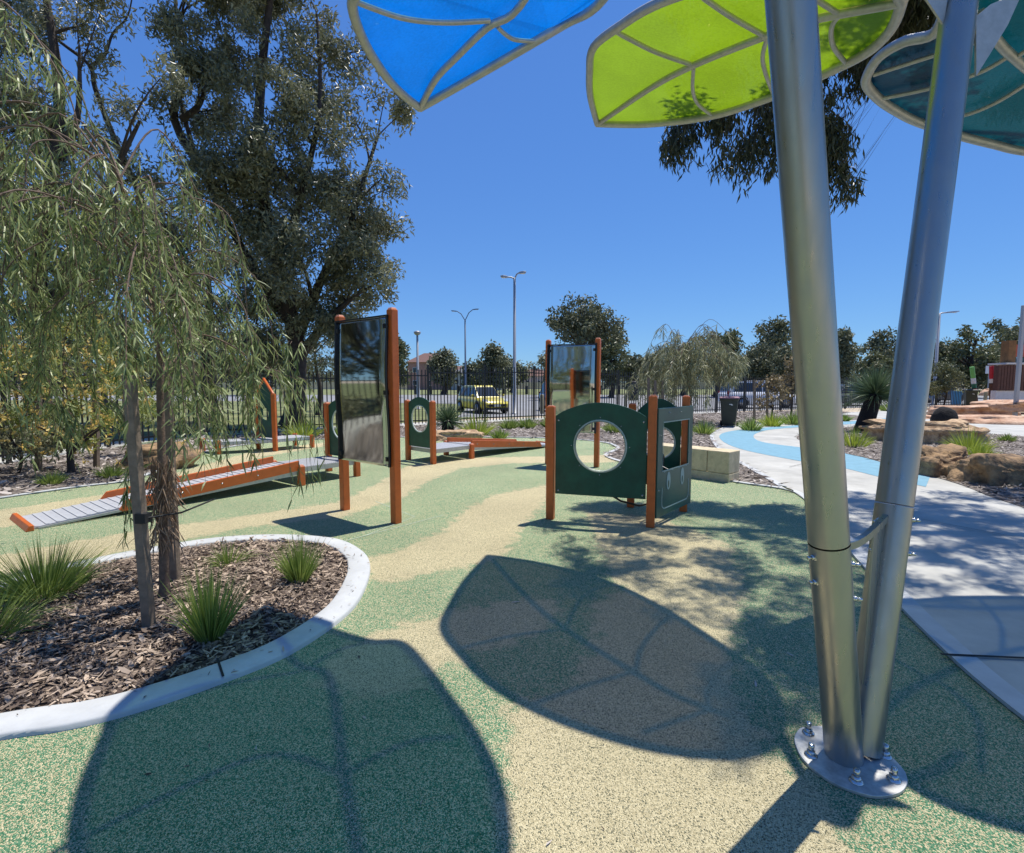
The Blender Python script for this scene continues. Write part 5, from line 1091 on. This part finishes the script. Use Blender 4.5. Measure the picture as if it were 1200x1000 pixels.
p = gnd(1150, 474); car('dark four wheel drive behind the striped poles', (p.x+.4, p.y+5, -.03), R(10), (.035, .04, .05), 4.8, 1.9, 1.8, group='cars in the carpark')
p = gnd(1128, 470); car('black car behind the low olive tree', (p.x-2.0, p.y+9, -.03), R(20), (.02, .02, .025), 4.6, 1.85, 1.7, group='cars in the carpark')
# ------------------------------------------------------------------ bollards and far bits
bol = mat('bollard_black', (.02, .02, .02), .6); pine = mat('pine_log', (.30, .27, .17), .9)
for i, (x, Z) in enumerate([(487, 78), (505, 78), (522, 78), (538, 78), (590, 78), (617, 78), (703, 78), (725, 78), (770, 78), (790, 78)]):
    t = thing('bollard', ORD[i]+' black bollard from the left along the far lawn edge', 'bollard', ((x-600)/F*Z, Z, -.03), group='black bollards along the far lawn'); mb = MB(); mb.lathe([(.22, 0), (.22, 1.2), (.18, 1.32), (.001, 1.35)], (0, 0, 0), 10); mb.build('post', bol, t)
for x, y, lab in ((635, 485, 'pale timber bollard left of the farther mirror'), (733, 481, 'pale timber bollard right of the farther mirror'), (997, 476, 'pale timber bollard beside the parked wagon'), (1154, 476, 'pale bollard in front of the dark four wheel drive')):
    g = gnd(x, y); t = thing('timber_bollard', lab, 'bollard', tuple(g), group='timber bollards'); mb = MB(); mb.lathe([(.10, 0), (.10, .95), (.08, 1.0), (.001, 1.01)], (0, 0, 0), 10); mb.build('post', pine, t)
g = gnd(742, 469); t = thing('litter_bin', 'dark litter bin on the far lawn', 'bin', tuple(g)); mb = MB(); mb.lathe([(.5, 0), (.5, 1.7), (.42, 1.8), (.001, 1.82)], (0, 0, 0), 14); mb.build('body', bol, t); mb = MB(); mb.lathe([(.52, 1.0), (.52, 1.08)], (0, 0, 0), 14); mb.build('band', trim_m, t)
# low retaining wall at the back of the lawn
lw = thing('retaining_wall', 'long pale limestone retaining wall across the far lawn', 'wall', (0, 151, 0)); mb = MB()
for i in range(60): mb.box((-180+i*6, 151, 1.0), (5.96, .5, 2.1+.15*math.sin(i)))
mb.build('wall', limestone, lw, world=True)
# houses
brick_pink = mat('pale_brick', (.42, .22, .17), .9, var=.1, vscale=2); brick_grey = mat('render_grey', (.40, .38, .36), .9, var=.05); roof_br = mat('roof_tile', (.16, .085, .065), .85, var=.2, vscale=4); roof_gr = mat('roof_grey', (.13, .13, .14), .8, var=.15, vscale=4)
def house(label, px, Z, w_, h, rh, wall, roof, dx=9):
    x = (px-600)/F*Z; t = thing('house', label, 'house', (x, Z, 0)); hw_ = w_/2; mb = MB(); mb.box((0, dx/2, h/2), (w_, dx, h)); wl = mb.build('wall', wall, t)
    e = .5; mb = MB(); mb.add([(-hw_-e, -e, h), (hw_+e, -e, h), (hw_+e, dx+e, h), (-hw_-e, dx+e, h), (-hw_*.35, dx/2, h+rh), (hw_*.35, dx/2, h+rh)], [(0, 1, 5, 4), (1, 2, 5), (2, 3, 4, 5), (3, 0, 4), (3, 2, 1, 0)]); mb.build('roof', roof, t)
    n = max(2, int(w_/3))
    for i in range(n):
        xx = -hw_+w_*(i+.5)/n
        for z in ([h*.72, h*.25] if h > 4.5 else [h*.5]):
            mb = MB(); mb.box((xx, -.03, z), (1.1, .08, 1.3)); f = mb.build('window', lens, t); mb = MB(); mb.box((xx, -.075, z), (.95, .03, 1.15)); mb.build('pane', glass_dark, f)
house('two storey pinkish brick house with a brown hipped roof', 503, 135, 11, 7.2, 2.6, brick_pink, roof_br)
house('low house with a pinkish brown roof right of the two storey one', 533, 150, 12, 4.6, 2.3, brick_pink, roof_br)
house('pale house with a grey roof behind the yellow car', 558, 130, 13, 4.2, 2.0, brick_grey, roof_gr)
house('low grey house left of the round gum tree', 625, 160, 14, 4.0, 2.2, brick_grey, roof_br)
# brown clad building on the right
brown_clad = mat('brown_cladding', (.085, .035, .022), .7, var=.25, vscale=8); corten = mat('rusty_column', (.20, .10, .035), .85, var=.3, vscale=4); red_fascia = mat('red_fascia', (.52, .085, .03), .5); white_conc = mat('painted_concrete', (.55, .55, .54), .8, var=.1)
g = gnd(1172, 481); Zb = g.y
t = thing('clad_building', 'brown slatted building with rusty column and orange red fascia', 'building', (g.x, g.y, 0))
def wz(py, Z=Zb): return at(1180, py, Z).z
xL = (1166-600)/F*Zb; z0, z1 = wz(458), wz(428); mb = MB(); mb.box((xL+3.2, Zb+.17, z0/2), (6.4, .34, z0)); mb.build('base', white_conc, t, world=True)
mb = MB()
for i in range(38): mb.box((xL+.1+i*.17, Zb-.02, (z0+z1)/2), (.14, .06, z1-z0))
mb.box((xL+3.2, Zb+.16, (z0+z1)/2), (6.3, .28, z1-z0-.02)); mb.build('cladding', brown_clad, t, world=True)
mb = MB(); mb.box(((1171-600)/F*(Zb+1)+.0, Zb+.7, (wz(400, Zb+1)+z1)/2), (.44, .5, wz(400, Zb+1)-z1)); mb.build('column', corten, t, world=True)
xr = (1178-600)/F*(Zb+4); mb = MB(); mb.box((xr+4, Zb+4.3, wz(411, Zb+4)), (8, .6, wz(404, Zb+4)-wz(418, Zb+4))); mb.build('fascia', red_fascia, t, world=True)
mb = MB(); mb.box((xr+4, Zb+4.4, (wz(418, Zb+4)+z1)/2-.05), (7.6, .4, wz(418, Zb+4)-z1-.1)); mb.build('window', glass_dark, t, world=True)
mb = MB(); mb.box((xL+3.9, Zb+.5, wz(427)+.04), (7, 1.2, .10)); mb.build('ledge', white_conc, t, world=True)
def banded(label, px0, py0, px1, py1, bands, w_, tilt=0):
    a = gnd(px0, py0); b = at(px1, py1, a.y); t = thing('striped_pole', label, 'painted pole', tuple(a), group='painted poles by the carpark')
    for i, (s0_, s1_, m) in enumerate(bands): mb = MB(); mb.tube([a.lerp(b, s0_), a.lerp(b, s1_-.002)], w_, 14); mb.build('band', m, t, world=True)
pg, pw, pd, prd = mat('paint_green', (.18, .45, .10), .5), mat('paint_white', (.7, .7, .68), .5), mat('paint_dark_green', (.02, .16, .08), .5), mat('paint_red', (.55, .02, .03), .5)
banded('leaning pole with green, white and dark red bands', 1144, 477, 1139, 430, [(0, .30, brown_clad), (.30, .46, prd), (.46, .58, pd), (.58, .72, pw), (.72, 1, pg)], .13)
banded('upright pole with a red top and white band', 1162, 479, 1162, 429, [(0, .60, brown_clad), (.60, .70, pw), (.70, 1, prd)], .12)
g = gnd(1157, 470); t = thing('sign_board', 'blank pale grey board behind the red topped pole', 'sign', tuple(g)); mb = MB(); zt_ = at(1157, 429, g.y).z; zb_ = at(1157, 438, g.y).z
mb.box((0, 0, (zt_+zb_)/2), (.75, .04, zt_-zb_)); mb.build('board', lens, t, bevel=.01); mb = MB(); mb.tube([(0, .05, 0), (0, .05, zt_)], .04, 8); mb.build('post', grey_paint, t)
